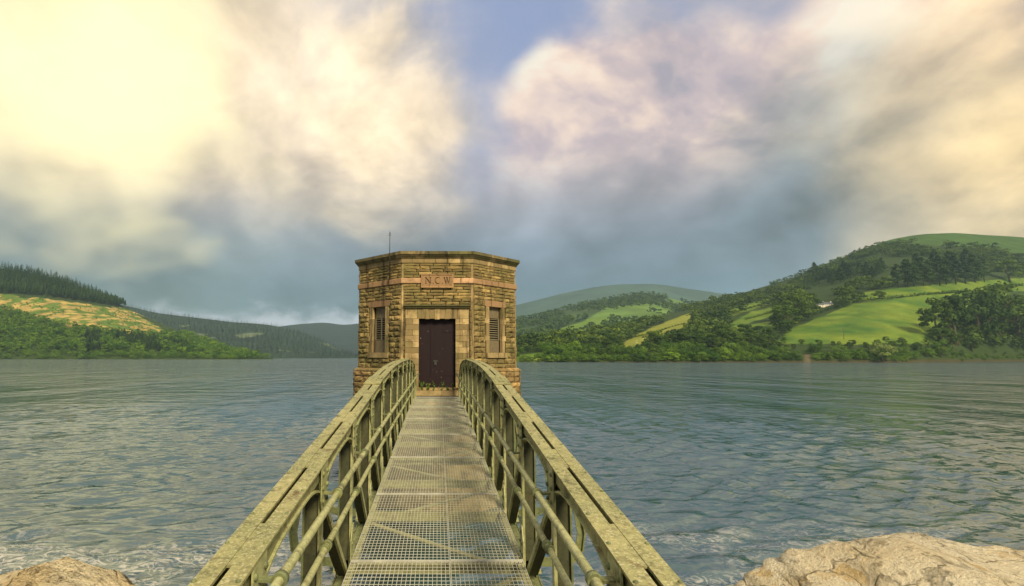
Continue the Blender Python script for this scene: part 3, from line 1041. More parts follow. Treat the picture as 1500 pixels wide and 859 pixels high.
for u, v, hp, wd, pr, lab in (
        (1151, 482, 37, 1.15, 1, 'big dark rounded tree at the left corner of the large green field'),
        (1168, 470, 48, 1.05, 4, 'tallest dark tree just left of the white farmhouse'),
        (1186, 462, 34, 1.1, 0, 'dark tree touching the left end of the white farmhouse'),
        (1240, 441, 24, 1.3, 3, 'round tree right of the white farmhouse'),
        (1262, 440, 13, 1.4, 1, 'small round tree on the hedge right of the farmhouse'),
        (1286, 437, 13, 1.4, 4, 'small round tree farther along the hedge of the upper field'),
        (1376, 500, 66, 0.85, 2, 'tall tree at the right edge of the large green field'),
        (1398, 503, 74, 0.75, 5, 'tall slender tree behind the right edge of the large green field'),
        (1432, 500, 80, 0.95, 4, 'broad tree in the middle of the far right clump'),
        (1465, 498, 86, 0.9, 1, 'broad tree at the back of the far right clump'),
        (1492, 500, 70, 1.0, 3, 'tree of the far right clump cut by the picture edge'),
        (1478, 412, 34, 1.2, 0, 'round tree above the upper field at the far right')):
    px_tree(R1, 'broadleaf_tree', BROAD[pr], u, v, hp, wd, lab)
px_tree(R1, 'willow_bush', SHRUB[0], 1291, 530, 28, 1.0, 'pale grey green willow bush standing at the water edge', leafmat=M['leaf_pale'], cat='bush')
ORD = ('first', 'second', 'third', 'fourth', 'fifth', 'sixth', 'seventh', 'eighth', 'ninth', 'tenth', 'eleventh')
PINE_LABELS = [w_ + ' dark pine from the left in the row above the upper green field' for w_ in ORD] + [
    w_ + ' dark pine from the left in the back row above the upper green field' for w_ in ORD[:4]]
for k, (u, v, hp) in enumerate(((1316, 420, 36), (1328, 419, 42), (1340, 418, 38), (1351, 418, 44), (1363, 417, 40), (1375, 417, 45), (1388, 416, 42), (1400, 415, 44), (1413, 414, 40),
                                (1426, 413, 43), (1440, 412, 38), (1345, 408, 40), (1370, 406, 42), (1395, 405, 40), (1420, 403, 42))):
    px_tree(R1, 'pine_tree', PINE[k % 4], u, v, hp, random.uniform(1.0, 1.35), PINE_LABELS[k], 'pines above the upper green field')
for k in range(26):
    u = random.uniform(1190, 1300); v = 412 - (u - 1190) * 0.10 + random.uniform(-7, 8)
    px_tree(R1, 'spruce_tree', random.choice(PINE), u, v, random.uniform(15, 24), 1.2, 'dark spruce on the hillside above the white farmhouse', 'spruces above the farmhouse')


# ---- hedges
def hedge(hill, line, label, hgt=2.6, wide=1.6):
    W_ = [hill.hit(u, v) for u, v in line]
    r = np.random.default_rng(int(line[0][0]))
    C = []
    for a, b_ in zip(W_[:-1], W_[1:]):
        L_ = np.linalg.norm(b_ - a); n = int(L_ * 14)
        f = r.random(n)[:, None]
        C.append(a * (1 - f) + b_ * f + r.normal(size=(n, 3)) * np.array([wide * .45, wide * .45, 0]) + np.stack([np.zeros(n), np.zeros(n), r.random(n) * hgt * (0.8 + 0.4 * np.sin(f[:, 0] * 40))], -1))
    C = np.concatenate(C)
    base_ = W_[0].copy()
    N = r.normal(size=C.shape); N[:, 2] = np.abs(N[:, 2])
    V, Q = leaf_quads(C - base_, N, np.full(len(C), 0.5), r)
    o = link('hedge', np_mesh('hedge', V, Q, M['leaf'], False), None, base_)
    return tag(o, label, 'hedge', 'hedges between the fields')


hedge(R1, [(1196, 460), (1225, 449), (1258, 441), (1300, 437), (1340, 433), (1380, 430), (1415, 427)], 'long dark hedge along the top of the large green field', 4.0, 2.6)
hedge(R1, [(1470, 420), (1500, 417)], 'short hedge at the far right above the big tree clump', 3.5, 2.2)
hedge(R1, [(914, 497), (945, 490), (975, 482), (1002, 474)], 'thin hedge across the yellow field', 1.8, 1.2)
hedge(R1, [(1090, 468), (1118, 461), (1145, 452)], 'hedge between the small upper fields', 3.0, 2.0)
hedge(R1, [(1060, 462), (1098, 452), (1140, 440)], 'hedge above the small upper fields', 3.0, 2.0)

# ---- farmhouse
hp_ = R1.hit(1209, 449)
k_ = hp_[1] / FPX
house = empty('farmhouse', tuple(hp_ + np.array([0, 0, -0.5])), rz=math.radians(8))
tag(house, 'white farmhouse with slate roof among trees above the green field', 'house')


def gable(mb_w, mb_r, x0, x1, y0, y1, h, rh):
    mb_w.box(x0, x1, y0, y1, 0, h)
    ym = (y0 + y1) / 2
    mb_w.add([(x0, y0, h), (x0, y1, h), (x0, ym, h + rh), (x1, y0, h), (x1, y1, h), (x1, ym, h + rh)], [(0, 2, 1), (3, 4, 5)])
    e = 0.35
    for sgn, ya_ in ((-1, y0 - e), (1, y1 + e)):
        mb_r.add([(x0 - e, ya_, h - e * .6), (x1 + e, ya_, h - e * .6), (x1 + e, ym, h + rh + .15), (x0 - e, ym, h + rh + .15),
                  (x0 - e, ya_, h - e * .6 - .15), (x1 + e, ya_, h - e * .6 - .15), (x1 + e, ym, h + rh), (x0 - e, ym, h + rh)],
                 [(0, 1, 2, 3), (4, 7, 6, 5), (0, 4, 5, 1), (0, 3, 7, 4), (1, 5, 6, 2)])


w1, r1 = MB(), MB()
gable(w1, r1, -1.0, 13.5, 0, 6.0, 5.0, 2.6)
w1.build('wall', M['white'], house); rf = r1.build('roof', M['white'], house)
rf.data.materials.clear(); rf.data.materials.append(M['slate'])
for cxx in (0.2, 12.4):
    MB().box(cxx - .5, cxx + .5, 2.5, 3.5, 7.0, 9.2).build('chimney', M['white'], rf)
w2, r2 = MB(), MB()
gable(w2, r2, -11.0, -1.6, -1.0, 5.0, 3.6, 3.4)
w2.build('wall', M['white'], house); r2.build('roof', M['slate'], house)
for x in (1.2, 4.2, 7.2, 10.2):
    for z in (1.0, 3.3):
        MB().box(x, x + 1.0, -0.06, 0.04, z, z + 1.3).build('window', M['glass'], house)
for x in (-9.0, -5.0):
    MB().box(x, x + 1.2, -1.06, -0.95, 1.0, 2.2).build('window', M['glass'], house)
MB().box(5.7, 6.7, -0.06, 0.04, 0.4, 2.4).build('door', M['door'], house)

# ---- utility pole
pp_ = R1.hit(1234.6, 496)
kp = pp_[1] / FPX
pole = empty('utility_pole', tuple(pp_))
tag(pole, 'thin dark utility pole standing in the large green field', 'pole')
MB().tube([(0, 0, -0.5), (0, 0, 18 * kp)], [0.28, 0.20], 8).build('post', M['timber'], pole)
MB().box(-1.1, 1.1, -0.12, 0.12, 15.6 * kp, 15.6 * kp + 0.25).build('crossarm', M['timber'], pole)
for x in (-0.9, 0, 0.9):
    MB().tube([(x, 0, 15.6 * kp + .25), (x, 0, 15.6 * kp + .6)], 0.07, 6).build('insulator', M['white'], pole)

# ---- sheep
def sheep_mesh():
    bm = bmesh.new()
    bmesh.ops.create_icosphere(bm, subdivisions=2, radius=1.0)
    for v in bm.verts:
        x, y, z = v.co
        v.co = (x * 0.58, y * 0.27 * (1 - 0.12 * x), 0.66 + z * (0.27 if z > 0 else 0.22))
    me = bpy.data.meshes.new('sheep'); bm.to_mesh(me); bm.free()
    mb = MB()
    mb.v = [tuple(v.co) for v in me.vertices]; mb.f = [tuple(p.vertices) for p in me.polygons]; mb.sm = [True] * len(mb.f)
    for x in (-0.36, 0.34):
        for y in (-0.14, 0.14):
            mb.tube([(x, y, 0.6), (x, y, 0.3), (x + .02, y, 0.0)], [0.07, 0.05, 0.045], 6)
    mb.tube([(0.48, 0, 0.72), (0.66, 0, 0.80), (0.76, 0, 0.74), (0.90, 0, 0.62)], [0.13, 0.11, 0.11, 0.06], 7)
    mb.tube([(0.70, -0.18, 0.80), (0.70, 0.18, 0.80)], 0.03, 5)
    mb.tube([(-0.55, 0, 0.72), (-0.66, 0, 0.5)], [0.06, 0.03], 5)
    return mb.mesh('sheep', M['wool'])


SH = sheep_mesh()
for u, v in ((931, 500), (934, 503), (941, 497), (961, 494), (966, 499), (926, 508)):
    p = R1.hit(u, v)
    o = link('sheep', SH, None, tuple(p)); o.rotation_euler = (0, 0, random.uniform(0, 6.28)); o.scale = (1.7, 1.7, 1.7)
    tag(o, 'tiny pale sheep grazing on the yellow field', 'sheep', 'sheep on the yellow field')

# ---- far right hill woods
P = R2.sample(9000, tr, 0.02, 1.0); pp = pix(P)
dens = fbm(P[:, 0] / 120, P[:, 1] / 120, 4, 77)
ok = ~inpoly(pp, G1) & ~(inpoly(pp, G2) & (dens < 0.60)) & ((dens > 0.42) | inpoly(pp, W2)) & (pp[:, 0] > 740) & (pp[:, 0] < 1080)
P = P[ok]; P = P[thin(P, 13)]
mass('far_wood', TINY, P, tr.uniform(10, 18, len(P)), M['leaf'], 'distant scattered woods on the far right hillside', tr, wide=1.1)

# ---- left hill: plantation, felled slope, lakeside wood
P = L1.sample(20000, tr, 0.0, 1.0); pp = pix(P)
up_line = np.interp(pp[:, 0], [k[0] for k in TANP[:8]], [k[1] for k in TANP[:8]])
lo_line = np.interp(pp[:, 0], [-330, 0, 50, 110, 150, 215, 250], [438, 451, 464, 480, 484, 490, 489])
ok = (pp[:, 0] > -60) & (pp[:, 0] < 400)
fir = ok & (pp[:, 1] < up_line - 2.0) & (pp[:, 0] < 187)
A = P[fir]; A = A[thin(A, 5.6)]
pa = pix(A); edge = np.interp(pa[:, 0], [k[0] for k in TANP[:8]], [k[1] for k in TANP[:8]]) - pa[:, 1]
order = np.argsort(edge); A = A[order]; pa = pa[order]
k = 0; rest = []
for p, q_ in zip(A, pa):
    if k < 170 and -2 < q_[0] < 190:
        k += 1
        place_tree('spruce_tree', CONI[(1, 3, 3, 1)[k % 4]], p, random.uniform(19, 25), 1.15, 'slim spruce at the lower edge of the plantation on the left hill', 'spruces edging the plantation on the left hill')
    else:
        rest.append(p)
mass('spruce_plantation', LOWC, rest, tr.uniform(13, 24, len(rest)), M['needle'], 'dense dark spruce plantation along the ridge of the left hill', tr, wide=1.35)
bro = ok & (pp[:, 1] > lo_line + 3.0) & (P[:, 2] > 0.6)
B = P[bro]; B = B[thin(B, 7.0)]; B = B[np.argsort(B[:, 1])]
pb = pix(B)
k = 0; rest = []; con = []
for p, q_ in zip(B, pb):
    if 125 < q_[0] < 290 and 494 < q_[1] < 516 and fbm(p[0:1] / 45, p[1:2] / 45, 3, 5)[0] > 0.45:
        con.append(p)
    elif k < 130 and -4 < q_[0] < 380 and q_[1] > 517:
        k += 1
        place_tree('shore_bush', random.choice(SHRUB), p, random.uniform(5, 9.5), 1.0, 'small bright green bush on the waterline below the left hill', 'bushes along the left shore', 'bush')
    else:
        rest.append(p)
mass('lakeside_wood', LOWB, rest, tr.uniform(9, 16, len(rest)), M['leaf_bright'], 'bright green broadleaf wood on the lower slope of the left hill', tr, wide=1.1)
k = 0
for p in con[:90]:
    place_tree('spruce_tree', random.choice(CONI), p, random.uniform(13, 20), 1.3, 'dark spruce standing among the broadleaf trees of the left lakeside wood', 'spruces in the left lakeside wood')
sc_ = ok & inpoly(pp, TANP) & (fbm(P[:, 0] / 40, P[:, 1] / 40, 4, 5) > 0.50)
S_ = P[sc_]; S_ = S_[thin(S_, 9)]
mass('regrowth_scrub', TINY, S_, tr.uniform(2, 5, len(S_)), M['leaf_bright'], 'low green regrowth scattered over the tan felled slope', tr, 'scrub')

# ---- woods on the hills at the lake end
P = L2.sample(9000, tr, 0.0, 1.0); pp = pix(P)
dens = fbm(P[:, 0] / 140 + 3, P[:, 1] / 260, 4, 25)
P = P[(dens < 0.56) & (pp[:, 0] > 150)]; P = P[thin(P, 12)]
mass('far_spruce_wood', TINYC, P, tr.uniform(13, 22, len(P)), M['needle_far'], 'dark spruce forest on the far hill at the lake end', tr, wide=1.0)

# ------------------------------------------------------------------ haze
hz, t, b = mat('haze_air')
hz.cycles.volume_sampling = 'DISTANCE'
t.n.remove(b)
pv = t.node('ShaderNodeVolumePrincipled')
pv.inputs['Color'].default_value = (0.52, 0.78, 0.92, 1)
pv.inputs['Density'].default_value = 0.00009
pv.inputs['Anisotropy'].default_value = 0.1
o_ = [x for x in t.n if x.type == 'OUTPUT_MATERIAL'][0]
t.l.new(pv.outputs[0], o_.inputs['Volume'])
haze = MB().box(-7000, 7000, -500, 7000, -15.5, 640).build('haze', hz)
tag(haze, 'thin blue mist in the air over the lake and hills', 'haze', kind='stuff')

# ------------------------------------------------------------------ stone bank and boulders
from mathutils import noise as mn


def bank_z(x, y):
    return EYE - 1.95 - 0.30 * np.maximum(y, -0.5)


bx_, by_ = np.arange(-30, 30.01, 0.3), np.arange(-8, 15.01, 0.3)
BX, BY = np.meshgrid(bx_, by_, indexing='ij')
BZ = bank_z(BX, BY) + 0.5 * (fbm(BX / 0.9, BY / 0.9, 3, 71) - 0.5) * (BY > -0.5) - 0.1
idx = np.arange(BX.size).reshape(BX.shape)
q = np.stack([idx[:-1, :-1], idx[1:, :-1], idx[1:, 1:], idx[:-1, 1:]], -1).reshape(-1, 4)


def make_rock(name, a, b_, dark, spot):
    m, t, b = mat(name)
    pos = geo(t).outputs['Position']
    n1 = t.noise(pos, 1.6, 7, 0.65)
    n2 = t.noise(pos, 13, 7, 0.7)
    n3 = t.noise(pos, 60, 5, 0.7)
    col = t.mix(t.mr(n1, 0.35, 0.66), a, b_)
    col = t.mix(t.math('MULTIPLY', t.mr(n2, 0.53, 0.64), 0.65), col, dark)
    col = t.mix(t.math('MULTIPLY', t.mr(t.noise(pos, 3.4, 5, 0.6), 0.58, 0.68), 0.7), col, spot)
    col = t.mix(t.math('MULTIPLY', t.mr(t.voronoi(t.vm('ADD', pos, t.vm('SCALE', t.noise(pos, 6, 3, out=1), scale=0.25)), 4.5), 0.20, 0.10), 0.55), col, (0.62, 0.55, 0.38))
    wv = t.vm('ADD', pos, t.vm('SCALE', t.noise(pos, 2.2, 4, out=1), scale=0.5))
    crack = t.mr(t.voronoi(wv, 1.5, 'DISTANCE_TO_EDGE'), 0.028, 0.0)
    col = t.mix(t.math('MULTIPLY', crack, 0.4), col, (0.05, 0.038, 0.02))
    col = t.mix(0.7, col, t.mix(n3, (0.5, 0.5, 0.5), (1.5, 1.5, 1.5)), 'MULTIPLY')
    n1 = t.math('SUBTRACT', n1, t.math('MULTIPLY', crack, 0.15))
    h = t.math('ADD', t.math('MULTIPLY', n1, 2.0), t.math('ADD', t.math('MULTIPLY', n2, 0.9), t.math('MULTIPLY', n3, 0.35)))
    finish(t, b, col, 0.92, normal=t.bump(h, 1.0, 0.10), spec=0.2)
    return m


M['boulder'] = make_rock('yellow_boulder', (0.86, 0.77, 0.55), (0.74, 0.62, 0.39), (0.22, 0.17, 0.09), (0.64, 0.45, 0.18))
M['boulder_l'] = make_rock('lichen_boulder', (0.84, 0.73, 0.48), (0.68, 0.53, 0.28), (0.12, 0.09, 0.04), (0.60, 0.42, 0.15))
M['wet'] = make_rock('wet_rock', (0.12, 0.09, 0.06), (0.08, 0.06, 0.045), (0.03, 0.025, 0.02), (0.10, 0.07, 0.04))
M['bank'] = make_rock('bank_rubble', (0.10, 0.085, 0.055), (0.07, 0.06, 0.04), (0.03, 0.026, 0.018), (0.09, 0.065, 0.03))
bank = link('bank', np_mesh('bank', np.stack([BX.ravel(), BY.ravel(), BZ.ravel()], -1), q, M['bank']))
tag(bank, 'rubble slope of the dam running into the water', 'bank', kind='structure')


def boulder(name, cx_, cy_, ax, ay, zb, profile, matl, label, seed, amp=0.16, slope=-0.12, power=0.42, sub=6):
    """profile: skyline height (world z) along x"""
    bm = bmesh.new()
    bmesh.ops.create_icosphere(bm, subdivisions=sub, radius=1.0)
    pxs = [p[0] for p in profile]; pzs = [p[1] for p in profile]
    for v in bm.verts:
        d = v.co.normalized()
        q_ = [math.copysign(abs(k) ** power, k) for k in d]
        mx = max(abs(k) for k in q_)
        q_ = [k / mx * (0.25 + 0.75 * mx) for k in q_]
        x = cx_ + ax * q_[0]; y = cy_ + ay * q_[1]
        top = np.interp(x, pxs, pzs) + slope * (cy_ + ay * 0.5 - y)
        z = zb + (q_[2] + 1) / 2 * (top - zb)
        p = Vector((x, y, z))
        s_ = Vector((seed * 3.1, seed * 1.7, 0))
        n_ = mn.fractal(p * 0.9 + s_, 1.0, 2.0, 5) * amp + mn.fractal(p * 4.0 + s_, 1.0, 2.0, 4) * amp * 0.28
        v.co = p + d * n_ * 0.55
    rb = random.Random(seed)
    cen = sum((v.co for v in bm.verts), Vector()) / len(bm.verts)
    for _ in range(26):
        n3_ = Vector((rb.gauss(0, 1), rb.gauss(0, 1), rb.uniform(-0.5, 0.75))).normalized()
        reach = max((v.co - cen).dot(n3_) for v in bm.verts)
        cutd = reach * rb.uniform(0.84, 0.95)
        for v in bm.verts:
            over = (v.co - cen).dot(n3_) - cutd
            if over > 0:
                v.co -= n3_ * over * 0.93
    for v in bm.verts:
        p = v.co.copy(); d = (p - cen).normalized()
        s_ = Vector((seed * 3.1, seed * 1.7, 0))
        crk = abs(mn.noise(p * 1.3 + s_ * 2)) ; crk = max(0.0, 0.06 - crk) * 1.1
        v.co = p + d * (mn.fractal(p * 3.2 + s_, 0.75, 2.0, 7) * 0.045 - crk)
    me = bpy.data.meshes.new(name); bm.to_mesh(me); bm.free()
    for p in me.polygons:
        p.use_smooth = True
    me.materials.append(matl)
    base_ = Vector((cx_, cy_, zb))
    me.transform(Matrix.Translation(-base_))
    return tag(link(name, me, None, base_), label, 'boulder')


def prof(Y, pts, up=0.10):
    return [(at_y(u, v, Y)[0], at_y(u, v, Y)[2] + up) for u, v in pts]


prR = prof(4.6, [(1060, 828), (1095, 812), (1130, 803), (1160, 790), (1200, 782), (1245, 774), (1285, 782), (1330, 795), (1370, 812), (1400, 820), (1450, 824), (1500, 828), (1560, 840)])
boulder('boulder', 3.80, 4.05, 1.90, 0.95, EYE - 3.5, prR, M['boulder'], 'large pale yellow boulder at the lower right corner', 3, 0.13)
prL = prof(4.3, [(-120, 850), (-40, 830), (0, 823), (40, 812), (72, 805), (100, 812), (130, 824), (180, 842), (240, 860), (300, 885)], -0.16)
boulder('boulder', -2.85, 3.85, 1.5, 0.85, EYE - 3.5, prL, M['boulder_l'], 'lichen covered yellow boulder at the lower left corner', 8, 0.13)
boulder('boulder', 11.9, 10.9, 0.55, 0.4, -0.5, [(11, 0.55), (11.9, 0.72), (12.6, 0.6)], M['wet'], 'dark wet rock in the foam at the right edge', 13, 0.12, sub=5)
boulder('boulder', 10.6, 10.2, 0.5, 0.4, -0.6, [(10, 0.2), (10.6, 0.3), (11.2, 0.2)], M['boulder'], 'low pale rock awash between the large boulder and the wet rock', 17, 0.12, sub=5)

# ------------------------------------------------------------------ footbridge
# heights below are relative to the eye; every mesh is written in x, y, z-from-eye and parented in place
def wloc(o):
    v = Vector((0, 0, 0))
    while o is not None:
        v = v + Vector(o.location); o = o.parent
    return v


def inplace(mb, name, matl, parent):
    w = wloc(parent)
    mb.v = [(p[0] - w.x, p[1] - w.y, p[2] + EYE - w.z) for p in mb.v]
    return mb.build(name, matl, parent)


def zd(y):
    return -1.775 + 0.0429 * y


FL = [(-1.6, -1.22), (-1.0, -1.12), (0, -1.0), (1, -0.885), (2, -0.775), (3.3, -0.640), (4.6, -0.505), (5.7, -0.395), (6.7, -0.295), (7.5, -0.215), (8.5, -0.145), (10, -0.085),
      (12, -0.055), (13.4, -0.066), (14.3, -0.105), (15.0, -0.18), (15.5, -0.30), (15.8, -0.45), (15.9, -0.56)]
FY = np.array([k[0] for k in FL]); FZ = np.array([k[1] for k in FL])


def _smooth_interp(y):
    return float(np.mean([np.interp(y + d, FY, FZ) for d in (-0.24, -0.12, 0, 0.12, 0.24)])) if y < 14 else float(np.interp(y, FY, FZ))


zt = _smooth_interp


def xs(y):
    """the girders draw in slightly towards the tower"""
    return -0.055 * float(np.clip((y - 7) / 8.5, 0, 1))


POSTS = [-0.2 + 1.2 * k for k in range(14)]          # ... 3.4, 4.6, ... 15.4
bridge = empty('footbridge', (0, 7.5, EYE - 1.9))
tag(bridge, 'olive green riveted steel footbridge leading to the tower door', 'footbridge')


def ys_between(a, b_, step=0.2):
    n = max(2, int(math.ceil((b_ - a) / step)) + 1)
    return np.linspace(a, b_, n)


def strip(mb, s, x0, x1, a, b_, dz0, dz1, zf=zt, step=0.2, lean=True):
    secs = []
    for y in ys_between(a, b_, step):
        o = xs(y) if lean else 0
        z = zf(y)
        secs.append([(s * (x0 + o), y, z + dz0), (s * (x1 + o), y, z + dz0), (s * (x1 + o), y, z + dz1), (s * (x0 + o), y, z + dz1)])
    mb.sweep(secs)
    return mb


def rivet(mb, x, y, z, s, r=0.016, axis='x'):
    """dome head on a face whose outward side is -s*x, or up"""
    n = 7
    for (h, rr), (h2, r2) in (((0, r), (r * 0.55, r * 0.8)), ((r * 0.55, r * 0.8), (r * 0.85, 0.001))):
        vs = []
        for hh, q_ in ((h, rr), (h2, r2)):
            for k in range(n):
                a = 2 * math.pi * k / n
                if axis == 'x':
                    vs.append((x - s * hh, y + q_ * math.cos(a), z + q_ * math.sin(a)))
                else:
                    vs.append((x + q_ * math.cos(a), y + q_ * math.sin(a), z + hh))
        mb.add(vs, [(k, (k + 1) % n, n + (k + 1) % n, n + k) for k in range(n)], True)


Y0, Y1 = -1.2, 15.9
for s in (-1, 1):
    g = empty('girder', (0, 0, 0), bridge)
    tag(g, 'left girder of the footbridge' if s < 0 else 'right girder of the footbridge')
    # top flange: inner and outer angle with a slot between, closed at every post
    mb = MB(); strip(mb, s, 0.675, 0.755, Y0, Y1, -0.012, 0, step=0.15); strip(mb, s, 0.70, 0.712, Y0, Y1 - 0.02, -0.10, -0.0125, step=0.15)
    inplace(mb, 'inner_flange', M['flange'], g)
    mb = MB(); strip(mb, s, 0.778, 0.855, Y0, Y1, -0.012, 0, step=0.15); strip(mb, s, 0.822, 0.834, Y0, Y1 - 0.02, -0.10, -0.0125, step=0.15)
    inplace(mb, 'outer_flange', M['flange'], g)
    for yp in POSTS:
        a, b_ = yp - 0.08, yp + 0.30
        if b_ > Y1: b_ = Y1 - 0.01
        mb = MB(); strip(mb, s, 0.7555, 0.7775, max(a, Y0), b_, -0.011, -0.003, step=0.1)
        inplace(mb, 'slot_plate', M['flange'], g)
    for a, b_ in ((6.45, 7.05), (12.1, 12.6)):
        mb = MB(); strip(mb, s, 0.668, 0.862, a, b_, 0.003, 0.015, step=0.1)
        for yy in np.arange(a + 0.06, b_, 0.12):
            for xx in (0.69, 0.735, 0.795, 0.84):
                rivet(mb, s * (xx + xs(yy)), yy, zt(yy) + 0.015, s, 0.014, 'z')
        inplace(mb, 'splice_plate', M['flange'], g)
    # arched web in every bay, lined with a bent flat bar
    for a, b_ in zip(POSTS[:-1], POSTS[1:]):
        secs_w, lin = [], []
        for i in range(19):
            f = i / 18; y = a + (b_ - a) * f
            dep = 0.075 + 0.11 * abs(2 * f - 1) ** 3.4
            hmax = max(0.12, (zt(y) - zd(y)) * 0.45)
            dep = min(dep, hmax)
            o = xs(y)
            secs_w.append([(s * (0.713 + o), y, zt(y) - 0.013), (s * (0.722 + o), y, zt(y) - 0.013), (s * (0.722 + o), y, zt(y) - dep), (s * (0.713 + o), y, zt(y) - dep)])
            lin.append([(s * (0.686 + o), y, zt(y) - dep), (s * (0.724 + o), y, zt(y) - dep), (s * (0.724 + o), y, zt(y) - dep - 0.012), (s * (0.686 + o), y, zt(y) - dep - 0.012)])
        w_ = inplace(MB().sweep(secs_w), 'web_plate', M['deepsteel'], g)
        inplace(MB().sweep(lin), 'arch_bar', M['rail'], g)
    riv = MB()
    for k, yp in enumerate(POSTS):
        o = xs(yp); top, bot = zt(yp) - 0.013, zd(yp) - 0.16
        if k == len(POSTS) - 1:
            top = zt(yp) - 0.02
        # post: plate across the bridge with an inner and an outer angle
        mb = MB()
        mb.box(s * (0.706 + o), s * (0.788 + o), yp - 0.006, yp + 0.006, bot, top - 0.002)
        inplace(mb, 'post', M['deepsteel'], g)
        inplace(MB().box(s * (0.6865 + o), s * (0.7055 + o), yp - 0.032, yp + 0.028, bot, top - 0.10), 'post_angle', M['rail'], g)
        inplace(MB().box(s * (0.7885 + o), s * (0.800 + o), yp - 0.026, yp + 0.026, bot, top - 0.09), 'post_angle', M['steel'], g)
        # gusset with rivets
        hg = min(0.30, (top - bot) * 0.30)
        mb = MB(); gx0, gx1 = s * (0.660 + o), s * (0.667 + o)
        prf = [(yp - 0.08, zt(yp - 0.08) - 0.016), (yp + 0.08, zt(yp + 0.08) - 0.016), (yp + 0.08, zt(yp) - hg * 0.7), (yp + 0.04, zt(yp) - hg), (yp - 0.04, zt(yp) - hg), (yp - 0.08, zt(yp) - hg * 0.7)]
        gx0, gx1 = s * (0.6765 + o), s * (0.6845 + o)
        mb.sweep([[(gx0, y, z) for y, z in prf], [(gx1, y, z) for y, z in prf]])
        inplace(mb, 'gusset', M['rail'], g)
        for yy, zz in ((-0.06, 0.06), (0.06, 0.06), (-0.06, 0.14), (0.06, 0.14), (-0.05, 0.22), (0.05, 0.22), (0, 0.29)):
            if zz < hg - 0.02:
                rivet(riv, gx0, yp + yy, zt(yp) - zz, s)
        # diagonal to the foot of the next post
        if k + 1 < len(POSTS):
            yn = POSTS[k + 1]; on = xs(yn)
            a_ = Vector((s * (0.755 + o), yp + 0.06, zt(yp) - 0.20)); b2 = Vector((s * (0.755 + on), yn - 0.07, zd(yn) - 0.12))
            d_ = (b2 - a_).normalized(); nrm_ = Vector((0, d_.z, -d_.y))
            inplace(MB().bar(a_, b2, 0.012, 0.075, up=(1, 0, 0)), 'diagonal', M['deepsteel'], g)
            off = Vector((-s * 0.0470, 0, 0))
            inplace(MB().bar(a_ + off, b2 + off, 0.04, 0.018, up=(1, 0, 0)), 'diagonal_angle', M['rail'], g)
        # kerb gusset at the deck edge
        mb = MB(); hk = 0.24
        prf = [(yp - 0.085, zd(yp) - 0.10), (yp + 0.085, zd(yp) - 0.10), (yp + 0.085, zd(yp) + hk * 0.5), (yp + 0.04, zd(yp) + hk), (yp - 0.02, zd(yp) + hk), (yp - 0.085, zd(yp) + hk * 0.55)]
        mb.sweep([[(s * (0.684 + 0), y, z) for y, z in prf], [(s * 0.6865, y, z) for y, z in prf]])
        if yp < 11:
            mb2 = MB().sweep([[(s * (0.6780 + o), y, z) for y, z in prf], [(s * (0.6855 + o), y, z) for y, z in prf]])
            inplace(mb2, 'kerb_gusset', M['rail'], g)
            for yy, zz in ((-0.05, 0.02), (0.05, 0.02), (-0.04, 0.10), (0.05, 0.10), (0.01, 0.18)):
                rivet(riv, s * (0.6780 + o), yp + yy, zd(yp) + zz, s, 0.013)
        # outrigger: cross beam end bent up to the flange
        zz0 = zd(yp) - 0.07
        H = zt(yp) - 0.03 - zz0
        pth = [(0.83, 0), (1.00, 0.0), (1.10, 0.03), (1.165, 0.10), (1.185, 0.22), (1.15, 0.42), (1.05, 0.66), (0.95, 0.84), (0.85, 0.99)]
        cr = []
        for i in range(len(pth) - 1):
            for f in (0, 0.5):
                cr.append((pth[i][0] * (1 - f) + pth[i + 1][0] * f, pth[i][1] * (1 - f) + pth[i + 1][1] * f))
        cr.append(pth[-1])
        secs = []
        for i, (x, h) in enumerate(cr):
            x2, h2 = cr[min(i + 1, len(cr) - 1)]; x1, h1 = cr[max(i - 1, 0)]
            tx, tz = x2 - x1, (h2 - h1) * H; L_ = math.hypot(tx, tz); nx, nz = -tz / L_, tx / L_
            zz_ = zz0 + h * min(H, 1.3)  if False else zz0 + h * H
            secs.append([(s * (x + o - nx * .006), yp - 0.03, zz_ - nz * .006), (s * (x + o - nx * .006), yp + 0.03, zz_ - nz * .006),
                         (s * (x + o + nx * .006), yp + 0.03, zz_ + nz * .006), (s * (x + o + nx * .006), yp - 0.03, zz_ + nz * .006)])
        mbo = MB().sweep(secs)
        secs = []
        for i, (x, h) in enumerate(cr):
            x2, h2 = cr[min(i + 1, len(cr) - 1)]; x1, h1 = cr[max(i - 1, 0)]
            tx, tz = x2 - x1, (h2 - h1) * H; L_ = math.hypot(tx, tz); nx, nz = -tz / L_, tx / L_
            zz_ = zz0 + h * H
            secs.append([(s * (x + o + nx * .0065), yp - 0.006, zz_ + nz * .0065), (s * (x + o + nx * .0065), yp + 0.006, zz_ + nz * .0065),
                         (s * (x + o + nx * .055), yp + 0.006, zz_ + nz * .055), (s * (x + o + nx * .055), yp - 0.006, zz_ + nz * .055)])
        mbo.sweep(secs)
        inplace(mbo, 'outrigger', M['steel'], g)
    # flange rivets
    for yy in np.arange(0.2, 15.4, 0.30):
        for xx in (0.69, 0.845):
            rivet(riv, s * (xx + xs(yy)), yy, zt(yy), s, 0.010, 'z')
    rv_ = inplace(riv, 'rivets', M['steel'], g); rv_["kind"] = "stuff"
    # lower chord angle
    mb = MB(); strip(mb, s, 0.690, 0.80, Y0, 15.85, -0.175, -0.163, zd, 0.8); strip(mb, s, 0.8065, 0.8185, Y0, 15.85, -0.27, -0.1635, zd, 0.8)
    inplace(mb, 'bottom_chord', M['steel'], g)
    # hand rails, clamps and their arms
    hr = empty('handrail', (0, 0, 0), bridge)

